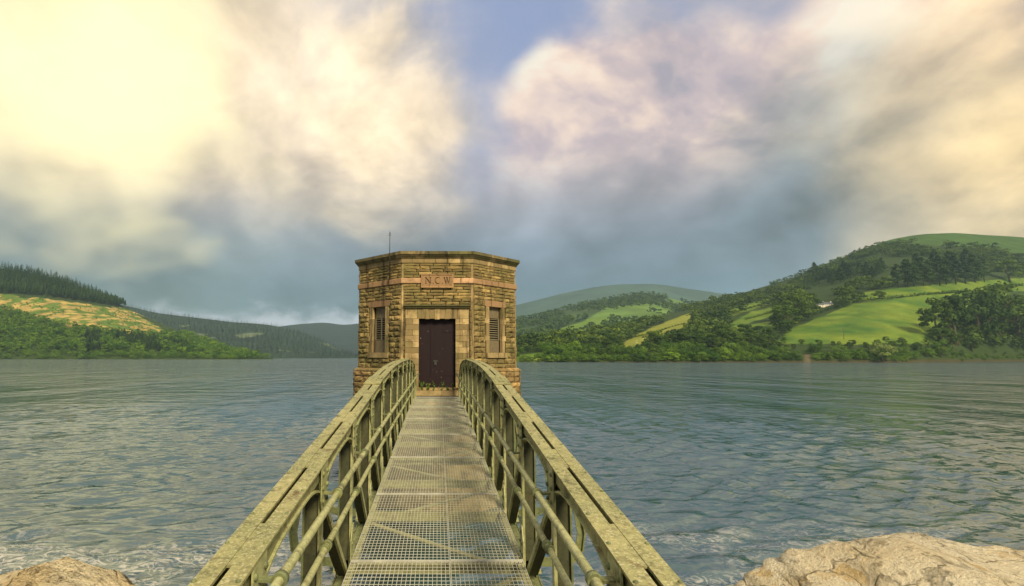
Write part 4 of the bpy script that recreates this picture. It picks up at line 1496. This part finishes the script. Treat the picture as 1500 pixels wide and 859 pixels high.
    def zu(y): return -0.905 + 0.0272 * y
    def zl(y): return -1.205 + 0.0276 * y
    for xr, zf, r_ in ((0.600, zu, 0.020), (0.655, zl, 0.019)):
        inplace(MB().tube([(s * (xr + xs(y)), y, zf(y)) for y in np.linspace(-1.0, 15.85, 12)], r_, 12), 'rail', M['rail'], hr)
    for k, yp in enumerate(POSTS):
        o = xs(yp)
        for xr, zf, arm in ((0.600, zu, True), (0.655, zl, False)):
            x, z = s * (xr + o), zf(yp)
            mb = MB()
            mb.tube([(x, yp - 0.02, z), (x, yp + 0.02, z)], 0.031, 12)
            if arm:
                mb.bar((s * (xr + o + 0.028), yp, z), (s * (0.70 + o), yp, z + 0.005), 0.045, 0.010)
            else:
                inplace(MB().tube([(x, yp - 0.085, z), (x, yp - 0.06, z)], 0.029, 12), 'rail_collar', M['steel'], hr)
                mb.bar((s * (xr + o + 0.025), yp, z), (s * (0.692 + o), yp, z), 0.03, 0.012)
            inplace(mb, 'clamp', M['steel'], hr)
    for yy in (13.2, 13.8, 14.4, 14.9, 15.3, 15.7):
        inplace(MB().box(s * (0.648 + xs(yy)), s * (0.660 + xs(yy)), yy - 0.016, yy + 0.016, zd(yy) - 0.05, zl(yy) - 0.02), 'baluster', M['rail'], hr)

# end plate straps where the girders curve down at the tower
for s in (-1, 1):
    inplace(MB().box(s * 0.612, s * 0.80, 15.86, 15.90, zd(15.9) - 0.15, -0.575), 'end_post', M['steel'], bridge)

# deck: cross beams, lateral bracing, stringers, grating panels
for k, yp in enumerate(POSTS):
    z = zd(yp)
    inplace(MB().box(-0.83, 0.83, yp - 0.035, yp + 0.035, z - 0.128, z - 0.116).box(-0.83, 0.83, yp - 0.006, yp + 0.006, z - 0.115, z - 0.040), 'cross_beam', M['rail'], bridge)
    if k + 1 < len(POSTS):
        yn = POSTS[k + 1]
        sg = 1 if k % 2 else -1
        inplace(MB().bar((-sg * 0.66, yp + 0.05, z - 0.145), (sg * 0.66, yn - 0.05, zd(yn) - 0.145), 0.06, 0.012), 'lateral_brace', M['rail'], bridge)
for x in (-0.655, 0.655):
    mb = MB(); strip(mb, 1, x - 0.022, x + 0.022, Y0, 15.6, -0.039, -0.031, zd, 1.0, False)
    inplace(mb, 'stringer', M['deepsteel'] if abs(x) < 0.3 else M['rail'], bridge)
joints = [-1.2, 0.9, 2.7, 4.5, 6.3, 8.1, 9.9, 11.7, 13.5, 15.6]
for a, b_ in zip(joints[:-1], joints[1:]):
    for x0, x1 in ((-0.675, 0.098), (0.102, 0.675)):
        mb = MB()
        sag = random.uniform(-0.003, 0.003)
        nb = int(round((x1 - x0) / 0.0318))
        for i in range(nb + 1):
            x = x0 + 0.003 + (x1 - x0 - 0.006) * i / nb
            w = 0.0020 if 0 < i < nb else 0.0026
            secs = [[(x - w, y, zd(y) + sag - 0.007), (x + w, y, zd(y) + sag - 0.007), (x + w, y, zd(y) + sag), (x - w, y, zd(y) + sag)] for y in (a + 0.006, b_ - 0.006)]
            mb.sweep(secs)
        nc = int(round((b_ - a) / 0.058))
        for i in range(nc + 1):
            y = a + 0.008 + (b_ - a - 0.016) * i / nc
            if i in (0, nc):
                mb.box(x0, x1, y - 0.007, y + 0.007, zd(y) + sag - 0.012, zd(y) + sag + 0.0012)
            else:
                mb.box(x0, x1, y - 0.0023, y + 0.0023, zd(y) + sag - 0.0022, zd(y) + sag + 0.0008)
        inplace(mb, 'grating_panel', M['grate'], bridge)
# abutment under the near end
ab = MB().box(-1.3, 1.3, -3.2, -1.25, -3.2, -1.86).box(-1.3, 1.3, -1.25, -0.9, -3.2, -2.13)
ab.v = [(p[0], p[1] + 2.0, p[2] + EYE + 0 - (EYE - 3.2)) for p in ab.v]
abm = ab.build('abutment', M['concrete'], None, (0, -2.0, EYE - 3.2))
tag(abm, 'concrete abutment carrying the near end of the footbridge', 'abutment')

# ------------------------------------------------------------------ tower
TA = 2.11; HALF = TA / 2; T22 = math.tan(math.radians(22.5)); AP = HALF / T22
TC = Vector((-0.01, 16.30 + AP, 0))
tower = empty('valve_tower', (TC.x, TC.y, -2.0))
tag(tower, 'octagonal rock faced stone valve tower with flat coping and maroon door', 'tower')
FACES = {k: math.radians(45 * k) for k in range(-3, 5)}


def fmat(phi):
    """face frame: x along the face to the right, y inwards, z from the eye; origin at the face centre"""
    n = Vector((math.sin(phi), -math.cos(phi), 0))
    return Matrix.Translation(TC + n * AP + Vector((0, 0, EYE))) @ Matrix.Rotation(phi, 4, 'Z')


def on_face(mb, k, name, matl, parent, origin=None):
    mw = fmat(FACES[k])
    w = wloc(parent)
    mb.v = [tuple(mw @ Vector(p) - w) for p in mb.v]
    return mb.build(name, matl, parent)


def half(o):
    return HALF + o * T22


def ring_block(k, f0, f1, prf, name, matl, parent):
    """block between fractions f0..f1 of face k; prf = [(offset outwards, z)]; mitred at the corners"""
    secs = []
    for f in (f0, f1):
        sec = []
        for o, z in prf:
            x = math.copysign(half(o), f) if abs(f) > 0.999 else f * HALF
            sec.append((x, -o, z))
        secs.append(sec)
    return on_face(MB().sweep(secs), k, name, matl, parent)


# walls as slabs with openings
DOOR = (-0.545, 0.545, -0.889, 1.145)
WIN = (-0.305, 0.305, 0.14, 1.56)
mb_all = MB()
for k in FACES:
    mb = MB()
    z0, z1 = -1.6, 3.0
    t0, t1 = 0.045, 0.36

    def slab(x0, x1, za, zb):
        h0, h1 = half(-t0), half(-t1)
        xa0, xa1 = (-h0 if x0 is None else x0), (h0 if x1 is None else x1)
        xb0, xb1 = (-h1 if x0 is None else x0), (h1 if x1 is None else x1)
        mb.sweep([[(xa0, t0, za), (xa1, t0, za), (xb1, t1, za), (xb0, t1, za)], [(xa0, t0, zb), (xa1, t0, zb), (xb1, t1, zb), (xb0, t1, zb)]])
    op = DOOR if k == 0 else WIN if k in (-1, 1) else None
    if op:
        slab(None, op[0], z0, z1); slab(op[1], None, z0, z1); slab(op[0], op[1], z0, op[2]); slab(op[0], op[1], op[3], z1)
    else:
        slab(None, None, z0, z1)
    mw = fmat(FACES[k])
    mb_all.add([mw @ Vector(p) - wloc(tower) for p in mb.v], mb.f)
mb_all.build('wall', M['shaded_mortar'], tower)
# shaft down into the lake, and the flat roof
def octo(o, z):
    return [tuple(Vector((math.sin(FACES[k] + math.radians(22.5)), -math.cos(FACES[k] + math.radians(22.5)), 0)) * ((AP + o) / math.cos(math.radians(22.5))) + TC + Vector((0, 0, z + EYE)) - wloc(tower)) for k in FACES]
MB().sweep([octo(0.10, -9.0), octo(0.10, -1.62)]).build('shaft', M['cornice'], tower)
MB().sweep([octo(-0.4, 2.98), octo(-0.4, 3.08)]).build('roof', M['cornice'], tower)

# rock-faced stones: a few shared meshes, scaled to each block
STONES = []
for v_ in range(10):
    r = np.random.default_rng(900 + v_)
    nx, nz = 5, 4
    vs, fs = [], []
    for j in range(nz):
        for i in range(nx):
            fx, fz = i / (nx - 1), j / (nz - 1)
            bd = i in (0, nx - 1) or j in (0, nz - 1)
            d = r.uniform(0.22, 0.62) if bd else r.uniform(0.55, 1.12)
            jx = 0 if i in (0, nx - 1) else r.uniform(-0.07, 0.07); jz = 0 if j in (0, nz - 1) else r.uniform(-0.09, 0.09)
            ex = r.uniform(0, 0.03) * (1 if i == 0 else -1 if i == nx - 1 else 0); ez = r.uniform(0, 0.06) * (1 if j == 0 else -1 if j == nz - 1 else 0)
            vs.append((fx - 0.5 + jx + ex, -d, fz - 0.5 + jz + ez))
    for j in range(nz - 1):
        for i in range(nx - 1):
            a = j * nx + i
            fs.append((a, a + 1, a + nx + 1, a + nx))
    rim = [i for i in range(nx)] + [j * nx + nx - 1 for j in range(1, nz)] + [(nz - 1) * nx + i for i in range(nx - 2, -1, -1)] + [j * nx for j in range(nz - 2, 0, -1)]
    n0 = len(vs)
    for i in rim:
        vs.append((vs[i][0], 1.0, vs[i][2]))
    for a in range(len(rim)):
        b_ = (a + 1) % len(rim)
        fs.append((rim[b_], rim[a], n0 + a, n0 + b_))
    STONES.append((vs, fs))
STONE_ME = {}
for key in ('rock_face', 'plinth'):
    STONE_ME[key] = []
    for vs, fs in STONES:
        STONE_ME[key].append(MB().add(vs, fs).mesh('stone', M[key]))

blocks = []          # (face, x, z, w, h, proud, material key, base offset)


def course(k, x0, x1, za, zb, wmin, wmax, proud, key='rock_face', off=0.0):
    x = x0; g = 0.008
    while x1 - x > 0.03:
        w = random.uniform(wmin, wmax)
        if x1 - (x + w) < wmin * 0.6:
            w = x1 - x
        blocks.append((k, x + w / 2, (za + zb) / 2, w - g, zb - za - g, proud * random.uniform(0.7, 1.25), key, off))
        x += w


def rows(za, zb, h):
    n = max(1, int(round((zb - za) / h)))
    e = [za]
    for i in range(n):
        e.append(e[-1] + (zb - za) / n * random.uniform(0.86, 1.14))
    sc = (zb - za) / (e[-1] - za)
    e = [za + (q_ - za) * sc for q_ in e]
    return list(zip(e[:-1], e[1:]))


CM = 0.035           # dressed margin at the corners
for k in (-1, 0, 1):
    X = HALF - CM
    for za, zb in rows(2.365, 2.815, 0.092):
        course(k, -X, X, za, zb, 0.22, 0.55, 0.038)
    if k == 0:
        for za, zb in rows(1.56, 2.195, 0.095):
            course(k, -X, X, za, zb, 0.25, 0.6, 0.042)
        for za, zb in rows(-0.33, 1.555, 0.168):
            for a, b_ in ((-X, -0.965), (0.965, X)):
                course(k, a, b_, za, zb, 0.05, 0.3, 0.02)
    else:
        for za, zb in rows(1.75, 2.195, 0.10):
            course(k, -X, X, za, zb, 0.25, 0.55, 0.05)
        for za, zb in rows(-0.03, 1.75, 0.162):
            course(k, -X, -0.51, za, zb, 0.17, 0.42, 0.068)
            course(k, 0.51, X, za, zb, 0.17, 0.42, 0.068)
        for za, zb in rows(-0.33, -0.03, 0.15):
            course(k, -X, X, za, zb, 0.22, 0.5, 0.06)
    for za, zb in rows(-1.28, -0.44, 0.168):
        Xp = half(0.12) - 0.01
        if k == 0:
            for a, b_ in ((-Xp, -0.965), (0.965, Xp)):
                course(k, a, b_, za, zb, 0.05, 0.3, 0.03, 'plinth', 0.12)
        else:
            course(k, -Xp, Xp, za, zb, 0.25, 0.6, 0.062, 'plinth', 0.12)
for k in (-2, 2):
    X = HALF - CM
    for za, zb in rows(-0.33, 2.195, 0.165) + rows(2.365, 2.815, 0.11):
        course(k, -X, X, za, zb, 0.28, 0.6, 0.05)
    for za, zb in rows(-1.28, -0.44, 0.168):
        course(k, -half(0.12), half(0.12), za, zb, 0.3, 0.6, 0.05, 'plinth', 0.12)
front = sorted([q_ for q_ in blocks if abs(q_[0]) < 2], key=lambda q_: -q_[3] * q_[4])
single = front[:300]
rest = front[300:] + [q_ for q_ in blocks if abs(q_[0]) == 2]
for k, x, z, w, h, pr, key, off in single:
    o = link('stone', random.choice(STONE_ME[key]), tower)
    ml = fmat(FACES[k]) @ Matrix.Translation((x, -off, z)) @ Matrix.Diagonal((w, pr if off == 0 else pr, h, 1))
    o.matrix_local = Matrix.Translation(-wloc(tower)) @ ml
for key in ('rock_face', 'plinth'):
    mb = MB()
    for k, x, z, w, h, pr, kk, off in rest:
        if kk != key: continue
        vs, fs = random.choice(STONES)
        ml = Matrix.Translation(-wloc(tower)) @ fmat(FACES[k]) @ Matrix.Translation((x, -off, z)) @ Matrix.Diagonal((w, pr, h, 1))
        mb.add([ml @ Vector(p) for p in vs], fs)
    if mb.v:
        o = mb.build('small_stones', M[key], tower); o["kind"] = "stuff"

# dressed margins up the corners
for k in (-2, -1, 0, 1):
    phi = FACES[k] + math.radians(22.5)
    d = Vector((math.sin(phi), -math.cos(phi), 0)); e = Vector((math.cos(phi), math.sin(phi), 0))
    R_ = AP / math.cos(math.radians(22.5))
    for za, zb in ((2.366, 2.814), (-0.329, 2.194)):
        mb = MB()
        secs = []
        for z in (za, zb):
            c0 = TC + Vector((0, 0, EYE + z)) - wloc(tower)
            secs.append([tuple(c0 + d * (R_ + 0.012)), tuple(c0 + d * (R_ - 0.006) + e * 0.040), tuple(c0 + d * (R_ - 0.12)), tuple(c0 + d * (R_ - 0.006) - e * 0.040)])
        mb.sweep(secs).build('corner_margin', M['dressed'], tower)

cf = {0: [-1, -0.36, 0.3, 1], 1: [-1, -0.3, 0.42, 1], -1: [-1, -0.45, 0.28, 1]}
for k in FACES:
    c_ = cf.get(k, [-1, 0, 1])
    for i in range(len(c_) - 1):
        a, b_ = c_[i], c_[i + 1]
        g = 0.004
        a2 = a if abs(a) == 1 else a + g; b2 = b_ if abs(b_) == 1 else b_ - g
        ring_block(k, a2, b2, [(0.165, 3.165), (0.165, 3.075), (0.140, 3.065), (0.120, 3.03), (0.085, 3.0), (0.07, 2.975), (-0.30, 2.975), (-0.42, 3.12), (-0.30, 3.165)], 'coping_stone', M['cornice'], tower)
    fz = [-1, -0.72, -0.38, -0.05, 0.30, 0.66, 1] if abs(k) < 2 else [-1, 0, 1]
    for i in range(len(fz) - 1):
        a, b_ = fz[i], fz[i + 1]; g = 0.004
        a2 = a if abs(a) == 1 else a + g; b2 = b_ if abs(b_) == 1 else b_ - g
        ring_block(k, a2, b2, [(0.04, 2.973), (0.04, 2.84), (0.028, 2.818), (-0.05, 2.818), (-0.05, 2.973)], 'frieze_block', M['dressed'], tower)
    sf = [-1, -0.46, 0.10, 0.58, 1] if abs(k) == 1 else [-1, -0.4595, 0.4595, 1] if k == 0 else [-1, 0, 1]
    for i in range(len(sf) - 1):
        if k == 0 and i == 1: continue
        a, b_ = sf[i], sf[i + 1]; g = 0.004
        a2 = a if abs(a) == 1 else a + g; b2 = b_ if abs(b_) == 1 else b_ - g
        ring_block(k, a2, b2, [(0.062, 2.345), (0.062, 2.215), (0.045, 2.198), (-0.05, 2.198), (-0.05, 2.362), (0.045, 2.362)], 'string_course_block', M['pink'], tower)
    for f0, f1 in (((-1, -0.90), (0.90, 1)) if k == 0 else ((-1, -0.3), (-0.292, 0.4), (0.408, 1))):
        ring_block(k, f0, f1, [(0.035, -0.332), (0.05, -0.345), (0.155, -0.40), (0.155, -0.436), (-0.05, -0.436), (-0.05, -0.332)], 'weathering_stone', M['plinth'], tower)
    for f0, f1 in ((-1, -0.35), (-0.342, 0.33), (0.338, 1)):
        ring_block(k, f0, f1, [(0.20, -1.30), (0.24, -1.36), (0.24, -1.48), (0.18, -1.58), (-0.05, -1.58), (-0.05, -1.285), (0.15, -1.285)], 'corbel_stone', M['plinth'], tower)

# name plate with incised letters N.C.W
def ngon_prism(mb, poly, y0, y1):
    n = len(poly)
    mb.add([(x, y0, z) for x, z in poly] + [(x, y1, z) for x, z in poly], [tuple(range(n)), tuple(range(2 * n - 1, n - 1, -1))] + [(i, i + n, (i + 1) % n + n, (i + 1) % n) for i in range(n)])


def stroke(mb, a, b_, w, y0, y1):
    ax, az_ = a; bx2, bz = b_
    L_ = math.hypot(bx2 - ax, bz - az_); nx, nz = -(bz - az_) / L_ * w / 2, (bx2 - ax) / L_ * w / 2
    ngon_prism(mb, [(ax + nx, az_ + nz), (bx2 + nx, bz + nz), (bx2 - nx, bz - nz), (ax - nx, az_ - nz)], y0, y1)


PC = 2.278            # plate centre height
plate = MB().box(-0.485, 0.485, -0.075, 0.03, PC - 0.208, PC + 0.208)
cut = []
lo, hi = PC - 0.095, PC + 0.105
def addcut(fn):
    m_ = MB(); fn(m_); cut.append(m_)
y0_, y1_ = -0.12, -0.045
for seg in (((-0.345, lo), (-0.345, hi), 0.022), ((-0.35, hi), (-0.20, lo), 0.036), ((-0.20, lo), (-0.20, hi), 0.022), ((-0.37, hi - .006), (-0.325, hi - .006), 0.014), ((-0.375, lo + .006), (-0.32, lo + .006), 0.014),
            ((-0.23, hi - .006), (-0.175, hi - .006), 0.014),
            ((0.205, hi), (0.255, lo), 0.034), ((0.255, lo), (0.295, hi), 0.018), ((0.285, hi), (0.335, lo), 0.034), ((0.335, lo), (0.375, hi), 0.018), ((0.18, hi - .006), (0.23, hi - .006), 0.014),
            ((0.262, hi - .006), (0.315, hi - .006), 0.014), ((0.35, hi - .006), (0.40, hi - .006), 0.014),
            ((-0.135, lo + .012), (-0.111, lo + .012), 0.024), ((0.150, lo + .012), (0.174, lo + .012), 0.024)):
    addcut(lambda m_, q_=seg: stroke(m_, q_[0], q_[1], q_[2], y0_, y1_))
def c_letter(m_):
    out, inn = [], []
    for i in range(21):
        a = math.radians(48 + 264 * i / 20)
        wd = 0.012 + 0.026 * math.sin(math.pi * i / 20)
        out.append((0.015 + 0.098 * math.cos(a), PC + 0.005 + 0.105 * math.sin(a)))
        inn.append((0.015 + (0.098 - wd) * math.cos(a), PC + 0.005 + (0.105 - wd) * math.sin(a)))
    n = 21
    vs = [(x, y0_, z) for x, z in out + inn] + [(x, y1_, z) for x, z in out + inn]
    fs = []
    for i in range(n - 1):
        fs += [(i, i + 1, n + i + 1, n + i), (2 * n + i, 3 * n + i, 3 * n + i + 1, 2 * n + i + 1), (i, 2 * n + i, 2 * n + i + 1, i + 1), (n + i, n + i + 1, 3 * n + i + 1, 3 * n + i)]
    fs += [(0, n, 3 * n, 2 * n), (n - 1, 2 * n + n - 1, 3 * n + n - 1, 2 * n - 1)]
    m_.add(vs, fs)
addcut(c_letter)
# the plate: raised border, letters cut in
np_o = on_face(plate, 0, 'name_plate', M['pink'], tower)
np_o["label"] = "pinkish stone plate with the incised letters N.C.W"
np_o.data.materials.append(M['letter'])
tmp = []
for m_ in cut:
    w = wloc(tower); mw = fmat(0.0)
    m_.v = [tuple(mw @ Vector(p) - w) for p in m_.v]
    co = m_.build('cutter', M['letter'], tower)
    md = np_o.modifiers.new('cut', 'BOOLEAN'); md.object = co; md.solver = 'EXACT'; md.operation = 'DIFFERENCE'; md.material_mode = 'TRANSFER'
    tmp.append(co)
bpy.context.view_layer.update()
dg = bpy.context.evaluated_depsgraph_get()
new = bpy.data.meshes.new_from_object(np_o.evaluated_get(dg))
np_o.modifiers.clear()
np_o.data = new
for co in tmp:
    bpy.data.objects.remove(co)
for a, b_, c0, c1 in ((-0.485, 0.485, PC + 0.178, PC + 0.208), (-0.485, 0.485, PC - 0.208, PC - 0.178), (-0.485, -0.452, PC - 0.1775, PC + 0.1775), (0.452, 0.485, PC - 0.1775, PC + 0.1775)):
    on_face(MB().box(a, b_, -0.092, -0.0755, c0, c1), 0, 'plate_border', M['pink'], np_o)

# hood mould over the door
on_face(MB().box(-1.0, 1.0, -0.11, 0.04, 1.512, 1.557).box(-0.97, 0.97, -0.07, 0.04, 1.462, 1.511), 0, 'hood_mould', M['cornice'], tower)
# door surround: end blocks, voussoirs, jambs
LT, LB = 1.46, 1.150
def blk(x0, x1, za, zb, y=-0.012, name='jamb_block'):
    g = 0.0035
    y += random.uniform(-0.006, 0.006)
    return on_face(MB().box(x0 + g, x1 - g, y, 0.30, za + g, zb - g), 0, name, M['dressed'], tower)
blk(-0.955, -0.60, 1.145, LT, name='lintel_block'); blk(0.60, 0.955, 1.145, LT, name='lintel_block')
tops = np.linspace(-0.598, 0.598, 8); bots = np.linspace(-0.542, 0.542, 8)
bots = tops * 0.86
for i in range(7):
    drop = (0, 0.012, 0.0, 0.022, 0.0, 0.012, 0)[i]
    g = 0.003
    secs = []
    yy = -0.012 - (0.012 if i % 2 else 0)
    b0, b1 = (bots[i] if i else -0.598), (bots[i + 1] if i < 6 else 0.598)
    poly = [(b0 + g, 1.145 - drop), (b1 - g, 1.145 - drop), (tops[i + 1] - g, LT - g), (tops[i] + g, LT - g)]
    mb = MB(); ngon_prism(mb, poly, yy, 0.30)
    on_face(mb, 0, 'voussoir', M['dressed'], tower)
nr = 12; hh_ = (1.145 + 0.90) / nr
for i in range(nr):
    za = -0.90 + i * hh_; zb = za + hh_
    for sgn in (-1, 1):
        xa_, xb_ = (0.545, 0.955)
        if i % 2 == 0:
            segs = [(xa_, xb_)]
        else:
            xm = 0.545 + 0.41 * (0.5 + random.uniform(-0.05, 0.05)); segs = [(xa_, xm), (xm, xb_)]
        for a, b_ in segs:
            blk(min(sgn * a, sgn * b_), max(sgn * a, sgn * b_), za, zb)
# door
door = empty('door', (TC.x, 16.3 + 0.2, EYE - 0.889) - Vector(wloc(tower)) if False else tuple(Vector((TC.x, 16.5, EYE - 0.889)) - wloc(tower)), tower)
door["label"] = "dark maroon double door with flaked paint"
dl = on_face(MB().box(-0.545, -0.172, 0.17, 0.22, -0.885, 1.142), 0, 'door_leaf', M['door'], door)
dr = on_face(MB().box(-0.166, 0.545, 0.16, 0.22, -0.885, 1.142), 0, 'door_leaf', M['door'], door)
on_face(MB().box(-0.20, -0.135, 0.148, 0.159, -0.885, 1.142), 0, 'cover_strip', M['door'], door)
on_face(MB().box(-0.12, 0.02, 0.146, 0.159, -0.13, -0.09).box(-0.085, -0.015, 0.120, 0.158, -0.235, -0.135), 0, 'padlock', M['iron'], door)
for z in (0.75, -0.55):
    on_face(MB().box(0.15, 0.545, 0.150, 0.1595, z, z + 0.06), 0, 'hinge_strap', M['door'], door)
on_face(MB().box(-0.62, 0.62, -0.42, 0.34, -1.10, -0.955).box(-0.60, 0.60, -0.10, 0.33, -0.9545, -0.893), 0, 'door_step', M['dressed'], tower)

# windows on the two slanting faces
for k in (-1, 1):
    c0 = fmat(FACES[k]) @ Vector((0, 0, 0.14))
    win = empty('window', tuple(c0 - wloc(tower)), tower)
    def wp(mb, name, matl): return on_face(mb, k, name, matl, win)
    wp(MB().box(-0.51, 0.51, -0.035, 0.30, 1.563, 1.748), 'lintel', M['pink'])
    for sgn in (-1, 1):
        x0, x1 = sorted((sgn * 0.308, sgn * 0.455))
        xo0, xo1 = sorted((sgn * 0.308, sgn * 0.505))
        for i, (za, zb) in enumerate(((0.142, 0.5), (0.504, 0.66), (0.664, 1.03), (1.034, 1.19), (1.194, 1.560))):
            a, b_ = (x0, x1) if i % 2 == 0 else (xo0, xo1)
            wp(MB().box(a, b_, -0.030 - 0.004 * (i % 2), 0.31, za, zb), 'jamb', M['dressed'])
    wp(MB().box(-0.49, 0.49, -0.075, 0.31, -0.02, 0.139), 'sill', M['dressed'])
    for xa_, xb_ in ((-0.300, -0.104), (-0.100, 0.098), (0.102, 0.300)):
        wp(MB().box(xa_, xb_, 0.09, 0.115, 1.21, 1.558), 'board', M['board'])
        wp(MB().box(xa_, xb_, 0.09, 0.115, 0.142, 0.525), 'board', M['board'])
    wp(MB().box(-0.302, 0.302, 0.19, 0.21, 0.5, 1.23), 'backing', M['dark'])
    for xa_, xb_ in (((-0.302, -0.272), (-0.014, 0.014), (0.272, 0.302)) if k == -1 else ((-0.302, -0.262), (0.262, 0.302))):
        wp(MB().box(xa_, xb_, 0.075, 0.105, 0.528, 1.207), 'frame_bar', M['louvre'])
    ns = 10
    for i in range(ns):
        z = 0.555 + (1.18 - 0.555) * i / (ns - 1)
        for xa_, xb_ in (((-0.270, -0.016), (0.016, 0.270)) if k == -1 else ((-0.26, 0.26),)):
            mb = MB()
            if k == -1:
                mb.box(xa_, xb_, 0.085, 0.100, z - 0.009, z + 0.009)
            else:
              mb.sweep([[(x, 0.090, z - 0.004), (x, 0.135, z + 0.018), (x, 0.140, z + 0.010), (x, 0.095, z - 0.014)] for x in (xa_, xb_)])
            wp(mb, 'slat', M['louvre'])

# mast on the left face
mx = fmat(FACES[-1]) @ Vector((0.58, -0.09, 2.35))
mast = empty('lightning_rod', tuple(mx))
tag(mast, 'thin upright metal rod fixed to the left face of the tower, rising above the coping', 'rod')
MB().tube([(0, -0.16, 0.0), (0, -0.16, 0.9), (0, -0.16, 1.47)], [0.016, 0.014, 0.010], 8).build('rod', M['iron'], mast)
MB().tube([(-0.045, -0.16, 1.36), (0.045, -0.16, 1.36)], 0.008, 6).build('cross_piece', M['iron'], mast)
MB().tube([(-0.02, -0.16, 1.40), (0.0, -0.16, 1.46), (0.02, -0.16, 1.40)], 0.006, 5).build('tip', M['iron'], mast)
for z in (0.08, 0.50):
    MB().box(-0.012, 0.012, -0.16, 0.10, z - 0.012, z + 0.012).build('bracket', M['iron'], mast)

# weeds on the door step
labs = ('leafy weed at the left end of the door step', 'weed in front of the left door leaf beside the leftmost one', 'tall thin weed on the step below the padlock', 'tall thin weed on the step right of the middle',
        'small weed on the step towards the right', 'small weed at the right end of the door step')
for i, (x, h, n) in enumerate(((-0.44, 0.30, 26), (-0.27, 0.22, 20), (-0.10, 0.33, 16), (0.13, 0.36, 12), (0.30, 0.14, 12), (0.46, 0.22, 14))):
    r = np.random.default_rng(1200 + i)
    wd_ = empty('weed', (x, 15.90, EYE - 0.957))
    tag(wd_, labs[i], 'weed', 'weeds on the door step')
    st_ = MB(); C, N = [], []
    for j in range(5):
        a = r.uniform(0, 6.28); l_ = r.uniform(0.02, 0.09); hh2 = h * r.uniform(0.55, 1.0)
        st_.tube([(0, 0, 0), (l_ * .5 * math.cos(a), l_ * .5 * math.sin(a), hh2 * .55), (l_ * math.cos(a), l_ * math.sin(a), hh2)], [0.004, 0.003, 0.0015], 5)
        for q_ in range(n // 2):
            f = r.uniform(0.1, 1.0)
            C.append((l_ * f * math.cos(a) + r.normal() * .018, l_ * f * math.sin(a) + r.normal() * .018, hh2 * f)); N.append(r.normal(size=3) + np.array([0, -0.6, 0.8]))
    V, Q = leaf_quads(np.array(C), np.array(N), np.full(len(C), 0.022), r)
    st_.build('stem', M['weed'], wd_)
    link('leaves', np_mesh('leaves', V, Q, M['weed'], False), wd_)
